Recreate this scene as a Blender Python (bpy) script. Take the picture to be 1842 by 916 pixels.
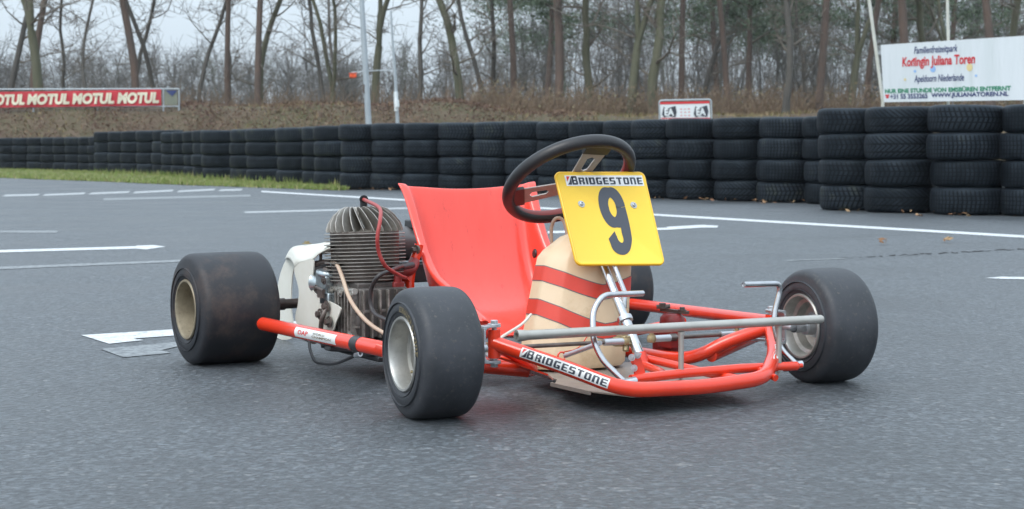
import bpy, bmesh, math, random
import numpy as np
from mathutils import Vector, Matrix
from mathutils.geometry import tessellate_polygon
R = math.radians
for o in list(bpy.data.objects): bpy.data.objects.remove(o)
SC = bpy.context.scene
COL = SC.collection

# ---------------------------------------------------------------- camera
CAM_H = 0.53; FPX = 3000.0; PITCH = math.atan(190.0/FPX)
cd = bpy.data.cameras.new('camera'); cam = bpy.data.objects.new('camera', cd); COL.objects.link(cam)
cam.location = (0, 0, CAM_H); cam.rotation_euler = (R(90)-PITCH, 0, 0)
cd.sensor_width = 36; cd.lens = 36*FPX/1842; cd.clip_start = .05; cd.clip_end = 3000
cd.dof.use_dof = True; cd.dof.focus_distance = 3.55; cd.dof.aperture_fstop = 13.0
SC.camera = cam
# ---------------------------------------------------------------- sky, sun, exposure
SUN_EL, SUN_AZ = 52, 215
w = bpy.data.worlds.new('World'); SC.world = w; w.use_nodes = True
nt = w.node_tree; nt.nodes.clear()
sky = nt.nodes.new('ShaderNodeTexSky'); sky.sky_type = 'NISHITA'; sky.sun_disc = False
sky.sun_elevation = R(SUN_EL); sky.sun_rotation = R(SUN_AZ); sky.air_density = 1.0; sky.dust_density = 4.0; sky.ozone_density = 1.0
hs = nt.nodes.new('ShaderNodeHueSaturation'); hs.inputs['Saturation'].default_value = .40
# an even layer of cloud over the sky
mx = nt.nodes.new('ShaderNodeMix'); mx.data_type = 'RGBA'; mx.inputs[0].default_value = .65
mx.inputs[7].default_value = (5.4, 6.5, 7.5, 1)
bg = nt.nodes.new('ShaderNodeBackground'); bg.inputs[1].default_value = .10
wo = nt.nodes.new('ShaderNodeOutputWorld')
# overcast sky: brighter overhead than near the horizon
_tc = nt.nodes.new('ShaderNodeTexCoord'); _sx = nt.nodes.new('ShaderNodeSeparateXYZ'); _cr = nt.nodes.new('ShaderNodeMapRange')
_cr.inputs[1].default_value = 0; _cr.inputs[2].default_value = 1; _cr.inputs[3].default_value = .76; _cr.inputs[4].default_value = 2.15
_vm = nt.nodes.new('ShaderNodeVectorMath'); _vm.operation = 'SCALE'; _vm.inputs[0].default_value = (5.45, 6.5, 7.45)
nt.links.new(_tc.outputs['Generated'], _sx.inputs[0]); nt.links.new(_sx.outputs[2], _cr.inputs[0]); nt.links.new(_cr.outputs[0], _vm.inputs['Scale']); nt.links.new(_vm.outputs[0], mx.inputs[7])
nt.links.new(sky.outputs[0], hs.inputs['Color']); nt.links.new(hs.outputs[0], mx.inputs[6])
nt.links.new(mx.outputs[2], bg.inputs[0]); nt.links.new(bg.outputs[0], wo.inputs[0])
sl = bpy.data.lights.new('sun', 'SUN'); sl.energy = .6; sl.angle = R(25); sl.color = (1, .97, .93)
so = bpy.data.objects.new('sun', sl); COL.objects.link(so)
# sun_rotation is clockwise from +Y
d = Vector((math.sin(R(SUN_AZ))*math.cos(R(SUN_EL)), math.cos(R(SUN_AZ))*math.cos(R(SUN_EL)), math.sin(R(SUN_EL))))
so.rotation_euler = d.to_track_quat('Z', 'Y').to_euler()
SC.view_settings.view_transform = 'Standard'; SC.view_settings.look = 'None'
SC.view_settings.exposure = 0.95; SC.view_settings.gamma = 1
SC.render.engine = 'CYCLES'

# ---------------------------------------------------------------- survey helpers
# bearings measured from the photograph, turned into metres on known planes
_F = Vector((0, math.cos(PITCH), -math.sin(PITCH))); _U = Vector((0, math.sin(PITCH), math.cos(PITCH)))
_C = Vector((0, 0, CAM_H))
def ray(px, py): return _F + Vector((1, 0, 0))*((px-921)/FPX) + _U*((458-py)/FPX)
def wp(px, py, Y):
    r = ray(px, py); return _C + r*(Y/r.y)
def gp(px, py, z=0.0):
    r = ray(px, py); return _C + r*((z-CAM_H)/r.z)
KX, KY, KPSI, WB, RF, RR = -.2329, 4.4099, -1.0361, 1.0171, .1304, .1381
KM = Matrix.Translation((KX, KY, 0)) @ Matrix.Rotation(KPSI, 4, 'Z'); KI = KM.inverted()
_ko = KI @ _C
def at(px, py, x=None, y=None, z=None):
    """point in the kart's own frame (x forward, y to the driver's left, z up) on a given plane"""
    r = KI.to_3x3() @ ray(px, py)
    i, v = (0, x) if x is not None else (1, y) if y is not None else (2, z)
    return _ko + r*((v-_ko[i])/r[i])
def atp(px, py, p0, n):
    r = KI.to_3x3() @ ray(px, py); p0 = Vector(p0); n = Vector(n)
    return _ko + r*((p0-_ko).dot(n)/r.dot(n))

# ---------------------------------------------------------------- materials
def mat(name, col, rough=.5, metal=0., var=None, vscale=8., vdet=4., bump=0., bscale=60., bdist=.002, coat=0., spec=.5,
        spots=None, sscale=20., sthr=(.55, .65), rvar=0., trans=0., coord='Object', stretch=None, sub=0.):
    m = bpy.data.materials.new(name); m.use_nodes = True; t = m.node_tree; L = t.links
    b = t.nodes['Principled BSDF']; N = t.nodes.new
    b.inputs['Base Color'].default_value = (*col, 1); b.inputs['Roughness'].default_value = rough
    b.inputs['Metallic'].default_value = metal; b.inputs['Specular IOR Level'].default_value = spec
    b.inputs['Coat Weight'].default_value = coat; b.inputs['Coat Roughness'].default_value = .12
    if sub:
        b.inputs['Subsurface Weight'].default_value = sub; b.inputs['Subsurface Radius'].default_value = (.02, .02, .018)
    tc = N('ShaderNodeTexCoord'); vec = tc.outputs[coord]
    if stretch:
        mp = N('ShaderNodeMapping'); mp.inputs['Scale'].default_value = stretch; L.new(vec, mp.inputs[0]); vec = mp.outputs[0]
    cur = None
    if var is not None:
        n = N('ShaderNodeTexNoise'); n.inputs['Scale'].default_value = vscale; n.inputs['Detail'].default_value = vdet
        n.inputs['Roughness'].default_value = .65; L.new(vec, n.inputs['Vector'])
        cr = N('ShaderNodeValToRGB'); cr.color_ramp.elements[0].position = .32; cr.color_ramp.elements[1].position = .68
        cr.color_ramp.elements[0].color = (*col, 1); cr.color_ramp.elements[1].color = (*var, 1)
        L.new(n.outputs['Fac'], cr.inputs[0]); cur = cr.outputs[0]; L.new(cur, b.inputs['Base Color'])
        if rvar:
            mr = N('ShaderNodeMapRange'); mr.inputs[1].default_value = .3; mr.inputs[2].default_value = .7
            mr.inputs[3].default_value = max(.03, rough-rvar); mr.inputs[4].default_value = min(1, rough+rvar)
            L.new(n.outputs['Fac'], mr.inputs[0]); L.new(mr.outputs[0], b.inputs['Roughness'])
    if spots is not None:
        n = N('ShaderNodeTexNoise'); n.inputs['Scale'].default_value = sscale; n.inputs['Detail'].default_value = 6
        n.inputs['Roughness'].default_value = .75; L.new(vec, n.inputs['Vector'])
        cr = N('ShaderNodeValToRGB'); cr.color_ramp.elements[0].position = sthr[0]; cr.color_ramp.elements[1].position = sthr[1]
        L.new(n.outputs['Fac'], cr.inputs[0])
        mm = N('ShaderNodeMix'); mm.data_type = 'RGBA'; L.new(cr.outputs[0], mm.inputs[0])
        if cur: L.new(cur, mm.inputs[6])
        else: mm.inputs[6].default_value = (*col, 1)
        mm.inputs[7].default_value = (*spots, 1); L.new(mm.outputs[2], b.inputs['Base Color'])
    if bump:
        n = N('ShaderNodeTexNoise'); n.inputs['Scale'].default_value = bscale; n.inputs['Detail'].default_value = 5
        L.new(vec, n.inputs['Vector']); bp = N('ShaderNodeBump'); bp.inputs['Strength'].default_value = bump
        bp.inputs['Distance'].default_value = bdist; L.new(n.outputs['Fac'], bp.inputs['Height']); L.new(bp.outputs[0], b.inputs['Normal'])
    return m
M = {}
M['red'] = mat('red_paint', (.78, .046, .012), .24, var=(.68, .034, .010), vscale=9, coat=.4, spots=(.18, .02, .015), sscale=45, sthr=(.70, .76), bump=.05, bscale=90)
M['seat'] = mat('red_fibreglass', (.88, .076, .048), .24, var=(.83, .064, .038), vscale=5, spots=(.42, .015, .012), sscale=13, sthr=(.61, .74), stretch=(4, 4, .7), bump=.08, bscale=14, bdist=.004, spec=.6, coat=.45)
M['darkred'] = mat('dark_red_casting', (.25, .02, .018), .45, var=(.16, .015, .014), vscale=30, bump=.1)
M['rubber'] = mat('slick_rubber', (.020, .022, .026), .55, var=(.044, .047, .055), vscale=12, vdet=8, bump=.35, bscale=220, bdist=.0008, spots=(.090, .082, .070), sscale=95, sthr=(.57, .72), rvar=.12)
M['rubber_rear'] = mat('worn_slick_rubber', (.008, .010, .0145), .55, var=(.024, .022, .025), vscale=8, vdet=7, bump=.35, bscale=180, bdist=.0008, spots=(.085, .056, .044), sscale=9, sthr=(.50, .80), rvar=.12)
M['rim'] = mat('dull_aluminium', (.52, .51, .48), .42, .75, var=(.36, .35, .32), vscale=25, bump=.06, spots=(.2, .18, .15), sscale=60, sthr=(.62, .72), rvar=.1)
M['rimr'] = mat('grimy_magnesium', (.36, .31, .22), .55, .35, var=(.22, .18, .12), vscale=22, bump=.1, spots=(.12, .09, .06), sscale=50, sthr=(.6, .72))
M['steel'] = mat('dull_steel_tube', (.40, .38, .34), .42, .7, var=(.50, .48, .44), vscale=14, bump=.05, spots=(.17, .13, .09), sscale=55, sthr=(.63, .75), rvar=.1)
M['chrome'] = mat('chromed_steel', (.58, .58, .60), .20, 1.0, var=(.46, .46, .46), vscale=40, rvar=.06, spots=(.3, .26, .2), sscale=70, sthr=(.68, .78))
M['zinc'] = mat('zinc_plate', (.45, .47, .49), .38, .6, var=(.5, .52, .54), vscale=60, rvar=.1)
M['brass'] = mat('brass_fitting', (.45, .36, .2), .4, .7, var=(.3, .25, .15), vscale=80)
M['iron'] = mat('brown_steel', (.16, .13, .115), .45, .5, var=(.1, .08, .07), vscale=30)
M['black'] = mat('black_plastic', (.016, .016, .018), .42, var=(.028, .028, .03), vscale=20)
M['grip'] = mat('black_leather_grip', (.018, .017, .018), .40, bump=.3, bscale=240, bdist=.001)
M['redgrip'] = mat('dark_red_inner_grip', (.16, .02, .016), .5)
M['spoke'] = mat('brushed_grey_spoke', (.36, .345, .33), .5, .1, var=(.32, .29, .27), vscale=60)
M['yellow'] = mat('yellow_plastic', (.92, .60, .055), .42, var=(.89, .57, .048), vscale=8)
M['yellowrim'] = mat('yellow_raised_edge', (.88, .50, .02), .4)
M['white'] = mat('white_sticker', (.78, .78, .77), .4, var=(.66, .66, .64), vscale=40)
M['ink'] = mat('dark_ink', (.035, .04, .055), .45)
M['num'] = mat('dark_grey_numeral', (.055, .06, .075), .45)
M['redink'] = mat('red_ink', (.62, .03, .03), .45)
M['goldink'] = mat('gold_ink', (.20, .155, .075), .5, spots=(.03, .03, .03), sscale=160, sthr=(.45, .62))
M['tank'] = mat('yellowed_plastic_tank', (.72, .56, .38), .42, var=(.66, .49, .30), vscale=7, spots=(.48, .33, .16), sscale=10, sthr=(.56, .85), sub=.15, bump=.05, bscale=30)
M['stripe'] = mat('red_stripe_tape', (.68, .060, .035), .4, var=(.60, .050, .03), vscale=12)
M['tapeedge'] = mat('stripe_edge', (.12, .11, .12), .5)
M['guard'] = mat('milky_plastic', (.70, .69, .62), .38, var=(.62, .60, .52), vscale=7, sub=.2)
M['cast'] = mat('cast_aluminium', (.36, .33, .30), .52, .55, var=(.13, .115, .10), vscale=38, bump=.3, bscale=120, spots=(.05, .04, .035), sscale=34, sthr=(.52, .68))
M['castdark'] = mat('oily_dark_casting', (.13, .115, .105), .55, .4, var=(.07, .06, .055), vscale=30, bump=.3, bscale=100)
M['fin'] = mat('oily_fin_metal', (.44, .415, .38), .48, .5, var=(.24, .22, .19), vscale=24, bump=.2, bscale=120)
M['carb'] = mat('carburettor_metal', (.50, .56, .58), .32, .75, var=(.30, .34, .36), vscale=45, spots=(.08, .08, .08), sscale=55, sthr=(.55, .68))
M['hose'] = mat('yellowed_clear_hose', (.52, .40, .29), .35, var=(.45, .3, .22), vscale=30)
M['lead'] = mat('red_ignition_lead', (.34, .04, .035), .45)
M['cable'] = mat('dark_cable', (.035, .03, .03), .45)
M['floor'] = mat('floor_pan_metal', (.34, .29, .25), .5, .3, var=(.24, .20, .17), vscale=14, spots=(.4, .3, .08), sscale=25, sthr=(.62, .7))
M['exh'] = mat('dark_exhaust_steel', (.10, .095, .095), .4, .5, var=(.16, .15, .15), vscale=10)

def leaf_mat(name, c1, c2, c3, rough=.7):
    m = bpy.data.materials.new(name); m.use_nodes = True; t = m.node_tree; b = t.nodes['Principled BSDF']
    g = t.nodes.new('ShaderNodeNewGeometry'); cr = t.nodes.new('ShaderNodeValToRGB')
    e = cr.color_ramp.elements; e[0].color = (*c1, 1); e[1].color = (*c3, 1); x = e.new(.5); x.color = (*c2, 1)
    t.links.new(g.outputs['Random Per Island'], cr.inputs[0]); t.links.new(cr.outputs[0], b.inputs['Base Color'])
    b.inputs['Roughness'].default_value = rough
    return m
# asphalt
def asphalt():
    m = bpy.data.materials.new('damp_asphalt'); m.use_nodes = True; t = m.node_tree; L = t.links; N = t.nodes.new
    b = t.nodes['Principled BSDF']; b.inputs['Specular IOR Level'].default_value = 1.0; b.inputs['Sheen Weight'].default_value = .09; b.inputs['Sheen Roughness'].default_value = .35; b.inputs['Sheen Tint'].default_value = (.85, .93, 1, 1); tc = N('ShaderNodeTexCoord'); o = tc.outputs['Object']
    v = N('ShaderNodeTexVoronoi'); v.inputs['Scale'].default_value = 100; L.new(o, v.inputs['Vector'])
    v2 = N('ShaderNodeTexVoronoi'); v2.inputs['Scale'].default_value = 70; L.new(o, v2.inputs['Vector'])
    n1 = N('ShaderNodeTexNoise'); n1.inputs['Scale'].default_value = 1.3; n1.inputs['Detail'].default_value = 6; L.new(o, n1.inputs['Vector'])
    n2 = N('ShaderNodeTexNoise'); n2.inputs['Scale'].default_value = 85; n2.inputs['Detail'].default_value = 8; n2.inputs['Roughness'].default_value = .75; L.new(o, n2.inputs['Vector'])
    sep = N('ShaderNodeSeparateColor'); L.new(v.outputs['Color'], sep.inputs[0])
    cr = N('ShaderNodeValToRGB'); e = cr.color_ramp.elements
    e[0].position = 0; e[0].color = (.008, .010, .013, 1); e[1].position = 1; e[1].color = (.16, .16, .155, 1)
    a = e.new(.55); a.color = (.028, .033, .037, 1); a = e.new(.93); a.color = (.068, .080, .090, 1); a = e.new(.992); a.color = (.10, .105, .108, 1)
    L.new(sep.outputs[0], cr.inputs[0])
    mu = N('ShaderNodeMix'); mu.data_type = 'RGBA'; mu.blend_type = 'MULTIPLY'; mu.inputs[0].default_value = 1
    mr = N('ShaderNodeMapRange'); mr.inputs[1].default_value = .3; mr.inputs[2].default_value = .7; mr.inputs[3].default_value = .62; mr.inputs[4].default_value = 1.35
    L.new(n1.outputs['Fac'], mr.inputs[0]); L.new(cr.outputs[0], mu.inputs[6]); L.new(mr.outputs[0], mu.inputs[7])
    mu2 = N('ShaderNodeMix'); mu2.data_type = 'RGBA'; mu2.blend_type = 'MULTIPLY'; mu2.inputs[0].default_value = 1
    mr2 = N('ShaderNodeMapRange'); mr2.inputs[1].default_value = .3; mr2.inputs[2].default_value = .7; mr2.inputs[3].default_value = .15; mr2.inputs[4].default_value = 2.0
    L.new(n2.outputs['Fac'], mr2.inputs[0]); L.new(mu.outputs[2], mu2.inputs[6]); L.new(mr2.outputs[0], mu2.inputs[7])
    L.new(mu2.outputs[2], b.inputs['Base Color'])
    mr3 = N('ShaderNodeMapRange'); mr3.inputs[1].default_value = .35; mr3.inputs[2].default_value = .65; mr3.inputs[3].default_value = .38; mr3.inputs[4].default_value = .54
    L.new(n1.outputs['Fac'], mr3.inputs[0]); L.new(mr3.outputs[0], b.inputs['Roughness'])
    ad = N('ShaderNodeMath'); ad.operation = 'ADD'; L.new(v2.outputs['Distance'], ad.inputs[0]); L.new(n2.outputs['Fac'], ad.inputs[1])
    bp = N('ShaderNodeBump'); bp.inputs['Strength'].default_value = 1.0; bp.inputs['Distance'].default_value = .005
    L.new(ad.outputs[0], bp.inputs['Height']); L.new(bp.outputs[0], b.inputs['Normal'])
    return m
M['asphalt'] = asphalt()
def paint(name, col, keep):
    """road paint worn through in places: bare asphalt colour shows between the grains"""
    m = mat(name, col, .55, bump=.5, bscale=150, bdist=.003, spots=(.045, .053, .060), sscale=38, sthr=keep, var=tuple(c*.85 for c in col), vscale=10)
    b = m.node_tree.nodes['Principled BSDF']; b.inputs['Specular IOR Level'].default_value = 1.0; b.inputs['Sheen Weight'].default_value = .13; b.inputs['Sheen Roughness'].default_value = .35
    return m
M['paint'] = paint('white_road_paint', (.62, .64, .65), (.53, .66))
M['faint'] = paint('worn_road_paint', (.24, .26, .27), (.42, .60))
M['mid'] = paint('half_worn_road_paint', (.38, .40, .41), (.50, .64))
M['crack'] = mat('asphalt_crack', (.012, .012, .013), .9)

# ---------------------------------------------------------------- mesh builder
def catmull(P, k=6, closed=False):
    P = [Vector(p) for p in P]; n = len(P)
    if n < 3 or k < 2: return P
    out = []
    rng = range(n) if closed else range(n-1)
    for i in rng:
        if closed: a, b, c, d = P[i-1], P[i], P[(i+1) % n], P[(i+2) % n]
        else: a = P[i-1] if i else P[0]*2-P[1]; b = P[i]; c = P[i+1]; d = P[i+2] if i+2 < n else P[-1]*2-P[-2]
        for j in range(k):
            t = j/k; out.append(.5*((2*b)+(c-a)*t+(2*a-5*b+4*c-d)*t*t+(3*b-a-3*c+d)*t**3))
    if not closed: out.append(P[-1])
    return out
def bend(P, r=.03, k=5):
    """straight runs with rounded corners, like bent tube"""
    P = [Vector(p) for p in P]; out = [P[0]]
    for i in range(1, len(P)-1):
        a, b, c = P[i-1], P[i], P[i+1]; u = (a-b); v = (c-b); rr = min(r, u.length*.45, v.length*.45)
        u = b+u.normalized()*rr; v = b+v.normalized()*rr
        for j in range(k+1):
            t = j/k; out.append(u*(1-t)**2+b*2*t*(1-t)+v*t*t)
    out.append(P[-1]); return out
class MB:
    def __init__(s): s.v = []; s.f = []; s.m = []; s.s = []
    def add(s, vs, fs, mi=0, sm=True):
        o = len(s.v); s.v += [tuple(v) for v in vs]
        for f in fs: s.f.append(tuple(i+o for i in f)); s.m.append(mi); s.s.append(sm)
        return s
    def tube(s, P, r, n=12, mi=0, caps=True, closed=False, flat=None):
        P = [Vector(p) for p in P]; m = len(P); rs = r if isinstance(r, (list, tuple)) else [r]*m
        vs = []; up = None
        for i in range(m):
            if closed: t = P[(i+1) % m]-P[i-1]
            else: t = P[min(i+1, m-1)]-P[max(i-1, 0)]
            t.normalize()
            if up is None: up = t.orthogonal().normalized()
            up = (up-t*up.dot(t)).normalized(); sd = t.cross(up)
            for j in range(n):
                a = 2*math.pi*j/n; vs.append(P[i]+(up*math.cos(a)+sd*math.sin(a))*rs[i])
        fs = []
        for i in range(m if closed else m-1):
            k = (i+1) % m
            for j in range(n): fs.append((i*n+j, i*n+(j+1) % n, k*n+(j+1) % n, k*n+j))
        s.add(vs, fs, mi)
        if caps and not closed:
            s.add([vs[j] for j in range(n)], [tuple(range(n))[::-1]], mi, False)
            s.add([vs[(m-1)*n+j] for j in range(n)], [tuple(range(n))], mi, False)
        return s
    def hollow_end(s, p, d, r, mi=0, inner=.7, depth=.012):
        p = Vector(p); d = Vector(d).normalized()
        s.lathe([(r*1.01, -.001), (r*1.01, .0006), (r*inner, .0006), (r*inner, -depth), (0.0001, -depth)], p, d, 14, mi)
    def lathe(s, prof, o=(0, 0, 0), axis=(0, 1, 0), n=32, mi=0, ang=(0, 2*math.pi), smooth=True, ref=None):
        o = Vector(o); ax = Vector(axis).normalized(); u = Vector(ref) if ref else ax.orthogonal().normalized(); w_ = ax.cross(u)
        full = abs(ang[1]-ang[0]-2*math.pi) < 1e-6; m = n if full else n+1; k = len(prof); vs = []
        for i in range(m):
            a = ang[0]+(ang[1]-ang[0])*i/n
            for (r, t) in prof: vs.append(o+ax*t+(u*math.cos(a)+w_*math.sin(a))*r)
        fs = []
        for i in range(n):
            i2 = (i+1) % m
            for j in range(k-1): fs.append((i*k+j, i2*k+j, i2*k+j+1, i*k+j+1))
        return s.add(vs, fs, mi, smooth)
    def box(s, c, size, mi=0, rot=None, sm=False):
        c = Vector(c); h = Vector(size)/2; rm = rot or Matrix.Identity(3)
        vs = [c+rm @ Vector((x*h.x, y*h.y, z*h.z)) for x in (-1, 1) for y in (-1, 1) for z in (-1, 1)]
        return s.add(vs, [(0, 1, 3, 2), (4, 6, 7, 5), (0, 4, 5, 1), (2, 3, 7, 6), (0, 2, 6, 4), (1, 5, 7, 3)], mi, sm)
    def bar(s, a, b, wd, th, mi=0, nrm=(0, 0, 1)):
        a = Vector(a); b = Vector(b); x = (b-a); L = x.length; x.normalize(); z = Vector(nrm); z = (z-x*z.dot(x)).normalized(); y = z.cross(x)
        return s.box((a+b)/2, (L, wd, th), mi, Matrix((x, y, z)).transposed())
    def prism(s, pts, off, mi=0, sm=False):
        """outline of 3D points extruded by the vector off"""
        off = Vector(off); a = [Vector(p) for p in pts]; b = [p+off for p in a]; n = len(a)
        s.add(a+b, [tuple(range(n))[::-1], tuple(range(n, 2*n))]+[(i, (i+1) % n, n+(i+1) % n, n+i) for i in range(n)], mi, sm)
        return s
    def bolt(s, p, d, r=.006, h=.005, mi=0):
        p = Vector(p); s.lathe([(r*1.7, 0), (r*1.7, h*.3), (r, h*.3)], p, d, 16, mi)
        s.lathe([(r, h*.3), (r, h), (0.0001, h)], p, d, 6, mi, smooth=False); return s
    def build(s, name, mats, parent=None, bevel=0, sub=0, solid=0, sharp=40):
        me = bpy.data.meshes.new(name); me.from_pydata(s.v, [], s.f)
        ms = mats if isinstance(mats, (list, tuple)) else [mats]
        for m in ms: me.materials.append(M[m] if isinstance(m, str) else m)
        me.polygons.foreach_set('material_index', s.m); me.polygons.foreach_set('use_smooth', s.s); me.update()
        bm = bmesh.new(); bm.from_mesh(me); bmesh.ops.remove_doubles(bm, verts=bm.verts, dist=1e-5) if len(s.v) < 60000 else None
        if len(s.v) < 60000: bmesh.ops.recalc_face_normals(bm, faces=bm.faces)
        bm.to_mesh(me); bm.free()
        if hasattr(me, 'set_sharp_from_angle'): me.set_sharp_from_angle(angle=R(sharp))
        o = bpy.data.objects.new(name, me); COL.objects.link(o)
        if parent: o.parent = parent
        if solid: md = o.modifiers.new('solid', 'SOLIDIFY'); md.thickness = solid; md.offset = 0
        if sub: md = o.modifiers.new('sub', 'SUBSURF'); md.levels = sub; md.render_levels = sub
        if bevel: md = o.modifiers.new('bevel', 'BEVEL'); md.width = bevel; md.segments = 2; md.limit_method = 'ANGLE'; md.angle_limit = R(35)
        return o
def tag(o, label=None, cat=None, group=None, kind=None):
    if label: o['label'] = label
    if cat: o['category'] = cat
    if group: o['group'] = group
    if kind: o['kind'] = kind
    return o
def empty(name, loc=(0, 0, 0), rz=0, parent=None):
    o = bpy.data.objects.new(name, None); COL.objects.link(o); o.location = loc; o.rotation_euler = (0, 0, rz); o.empty_display_size = .1
    if parent: o.parent = parent
    return o

_tc = {}
def text2d(s, offset=.0, shear=0., space=1.):
    """flat lettering, normalised so it fills width 0..1 and height 0..1; returns verts, faces and the natural aspect"""
    key = (s, offset, shear, space)
    if key in _tc: return _tc[key]
    c = bpy.data.curves.new('lettering', 'FONT'); c.body = s; c.offset = offset; c.shear = shear; c.space_character = space
    c.resolution_u = 4; c.fill_mode = 'FRONT' if hasattr(c, 'fill_mode') else c.fill_mode
    c.extrude = 0
    o = bpy.data.objects.new('lettering', c); COL.objects.link(o); bpy.context.view_layer.update()
    me = bpy.data.meshes.new_from_object(o.evaluated_get(bpy.context.evaluated_depsgraph_get()))
    bm = bmesh.new(); bm.from_mesh(me); bmesh.ops.triangulate(bm, faces=bm.faces)
    vs = [(v.co.x, v.co.y) for v in bm.verts]; fs = [tuple(v.index for v in f.verts) for f in bm.faces if f.normal.z > .5 or f.normal.z < -.5]
    bm.free(); bpy.data.objects.remove(o); bpy.data.curves.remove(c)
    xs = [a for a, b in vs]; ys = [b for a, b in vs]; x0, x1, y0, y1 = min(xs), max(xs), min(ys), max(ys)
    r = ([((a-x0)/(x1-x0), (b-y0)/(y1-y0)) for a, b in vs], fs, (x1-x0)/(y1-y0)); _tc[key] = r; return r
def put_text(mb, s, box, fn, mi, offset=.0, shear=0., cuts=0, space=1.):
    """box = (u0, v0, u1, v1) in fn's own coordinates; fn(u, v) -> 3D point"""
    vs, fs, _ = text2d(s, offset, shear, space); u0, v0, u1, v1 = box
    P = [(u0+a*(u1-u0), v0+b*(v1-v0)) for a, b in vs]
    put_flat(mb, P, fs, fn, mi, cuts)
def put_flat(mb, P, fs, fn, mi, cuts=0):
    if cuts:
        bm = bmesh.new(); V = [bm.verts.new((a, b, 0)) for a, b in P]
        for f in fs:
            try: bm.faces.new([V[i] for i in f])
            except ValueError: pass
        bmesh.ops.triangulate(bm, faces=bm.faces)
        bmesh.ops.subdivide_edges(bm, edges=bm.edges, cuts=cuts, use_grid_fill=True)
        bmesh.ops.triangulate(bm, faces=bm.faces); bm.verts.index_update()
        P = [(v.co.x, v.co.y) for v in bm.verts]; fs = [tuple(v.index for v in f.verts) for f in bm.faces]; bm.free()
    mb.add([fn(a, b) for a, b in P], fs, mi, False)
def rect_patch(mb, box, fn, mi, nu=12, nv=6, r=0):
    u0, v0, u1, v1 = box; vs = []; fs = []
    for i in range(nu+1):
        for j in range(nv+1): vs.append(fn(u0+(u1-u0)*i/nu, v0+(v1-v0)*j/nv))
    for i in range(nu):
        for j in range(nv): a = i*(nv+1)+j; fs.append((a, a+nv+1, a+nv+2, a+1))
    mb.add(vs, fs, mi, True)
A_, T_ = .34, .19
GL = {'R': (1.0, [(0, 0, A_, 1), (A_, 1-T_, .68, 1), (A_, .40, .68, .56), [(.68, .47), (.86, .47), (1, .56), (1, .90), (.88, 1), (.68, 1)], [(.62, .0), (1, 0), (1, .36), (.90, .46), (.62, .40)]]),
      'I': (A_, [(0, 0, A_, 1)]),
      'D': (1.0, [(0, 0, A_, 1), (A_, 1-T_, .66, 1), (A_, 0, .66, T_), [(.66, 0), (.88, 0), (1, .12), (1, .88), (.88, 1), (.66, 1)]]),
      'G': (1.0, [[(0, .12), (.10, 0), (A_, 0), (A_, 1), (.10, 1), (0, .88)], (A_, 1-T_, .96, 1), (A_, 0, .66, T_), (.66, 0, 1, .50), (.48, .36, .66, .50)]),
      'E': (.92, [[(0, .08), (.08, 0), (A_, 0), (A_, 1), (.08, 1), (0, .92)], (A_, 1-T_, .92, 1), (A_, .42, .84, .58), (A_, 0, .92, T_)]),
      'S': (1.0, [[(0, .50), (.08, .42), (A_, .42), (A_, 1), (.10, 1), (0, .90)], (A_, 1-T_, .95, 1), (A_, .42, .66, .58), [(.66, 0), (.90, 0), (1, .10), (1, .50), (.92, .58), (.66, .58)], (.03, 0, .66, T_)]),
      'T': (1.0, [(0, 1-T_, 1, 1), (.33, 0, .67, 1-T_)]),
      'O': (1.0, [[(0, .12), (.12, 0), (A_, 0), (A_, 1), (.12, 1), (0, .88)], (A_, 1-T_, .66, 1), (A_, 0, .66, T_), [(.66, 0), (.88, 0), (1, .12), (1, .88), (.88, 1), (.66, 1)]]),
      'N': (1.0, [(0, 0, A_, 1), (A_, 1-T_, .66, 1), [(.66, 0), (1, 0), (1, .86), (.86, 1), (.66, 1)]]),
      'B': (1.0, [(0, 0, A_, 1), (A_, 1-T_, .68, 1), (A_, .43, .68, .57), (A_, 0, .68, T_), [(.68, 0), (.88, 0), (1, .10), (1, .44), (.93, .50), (.68, .50)], [(.68, .50), (.90, .50), (.97, .56), (.97, .90), (.86, 1), (.68, 1)]])}
def block_text(mb, s, box, fn, mi, cuts=0, gap=.24):
    u0, v0, u1, v1 = box; W = sum(GL[c][0] for c in s)+gap*(len(s)-1); k = (u1-u0)/W; x = 0
    for c in s:
        w_, polys = GL[c]
        for p in polys:
            if isinstance(p, tuple): p = [(p[0], p[1]), (p[2], p[1]), (p[2], p[3]), (p[0], p[3])]
            put_flat(mb, [(u0+(x+a)*k, v0+b*(v1-v0)) for a, b in p], [tuple(range(len(p)))], fn, mi, cuts)
        x += w_+gap
def logo(mb, box, fn1, fn2, mw, mk, mr, cuts=0):
    """the tyre maker's wordmark: B with a red wedge and a black sweep, then heavy block letters"""
    u0, v0, u1, v1 = box; W = u1-u0; Hh = v1-v0
    X = lambda a: u0+a*W
    Y = lambda b: v0+b*Hh
    rect_patch(mb, box, fn1, mw, 24, 8)
    put_flat(mb, [(X(.016), Y(.12)), (X(.070), Y(.12)), (X(.074), Y(.45)), (X(.074), Y(.86)), (X(.060), Y(.60)), (X(.042), Y(.30))], [(0, 1, 5), (1, 2, 4, 5), (2, 3, 4)], fn2, mk, cuts)
    put_flat(mb, [(X(.020), Y(.42)), (X(.062), Y(.90)), (X(.020), Y(.90))], [(0, 1, 2)], fn2, mr, cuts)
    block_text(mb, 'B', (X(.078), Y(.12), X(.150), Y(.92)), fn2, mk, cuts)
    block_text(mb, 'RIDGESTONE', (X(.166), Y(.14), X(.984), Y(.80)), fn2, mk, cuts)

# ================================================================ GO-KART
kart = empty('go_kart'); kart.matrix_world = KM
tag(kart, 'vintage red racing go-kart with yellow number 9 plate, parked on damp asphalt', 'go-kart')
Y0 = .03
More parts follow.
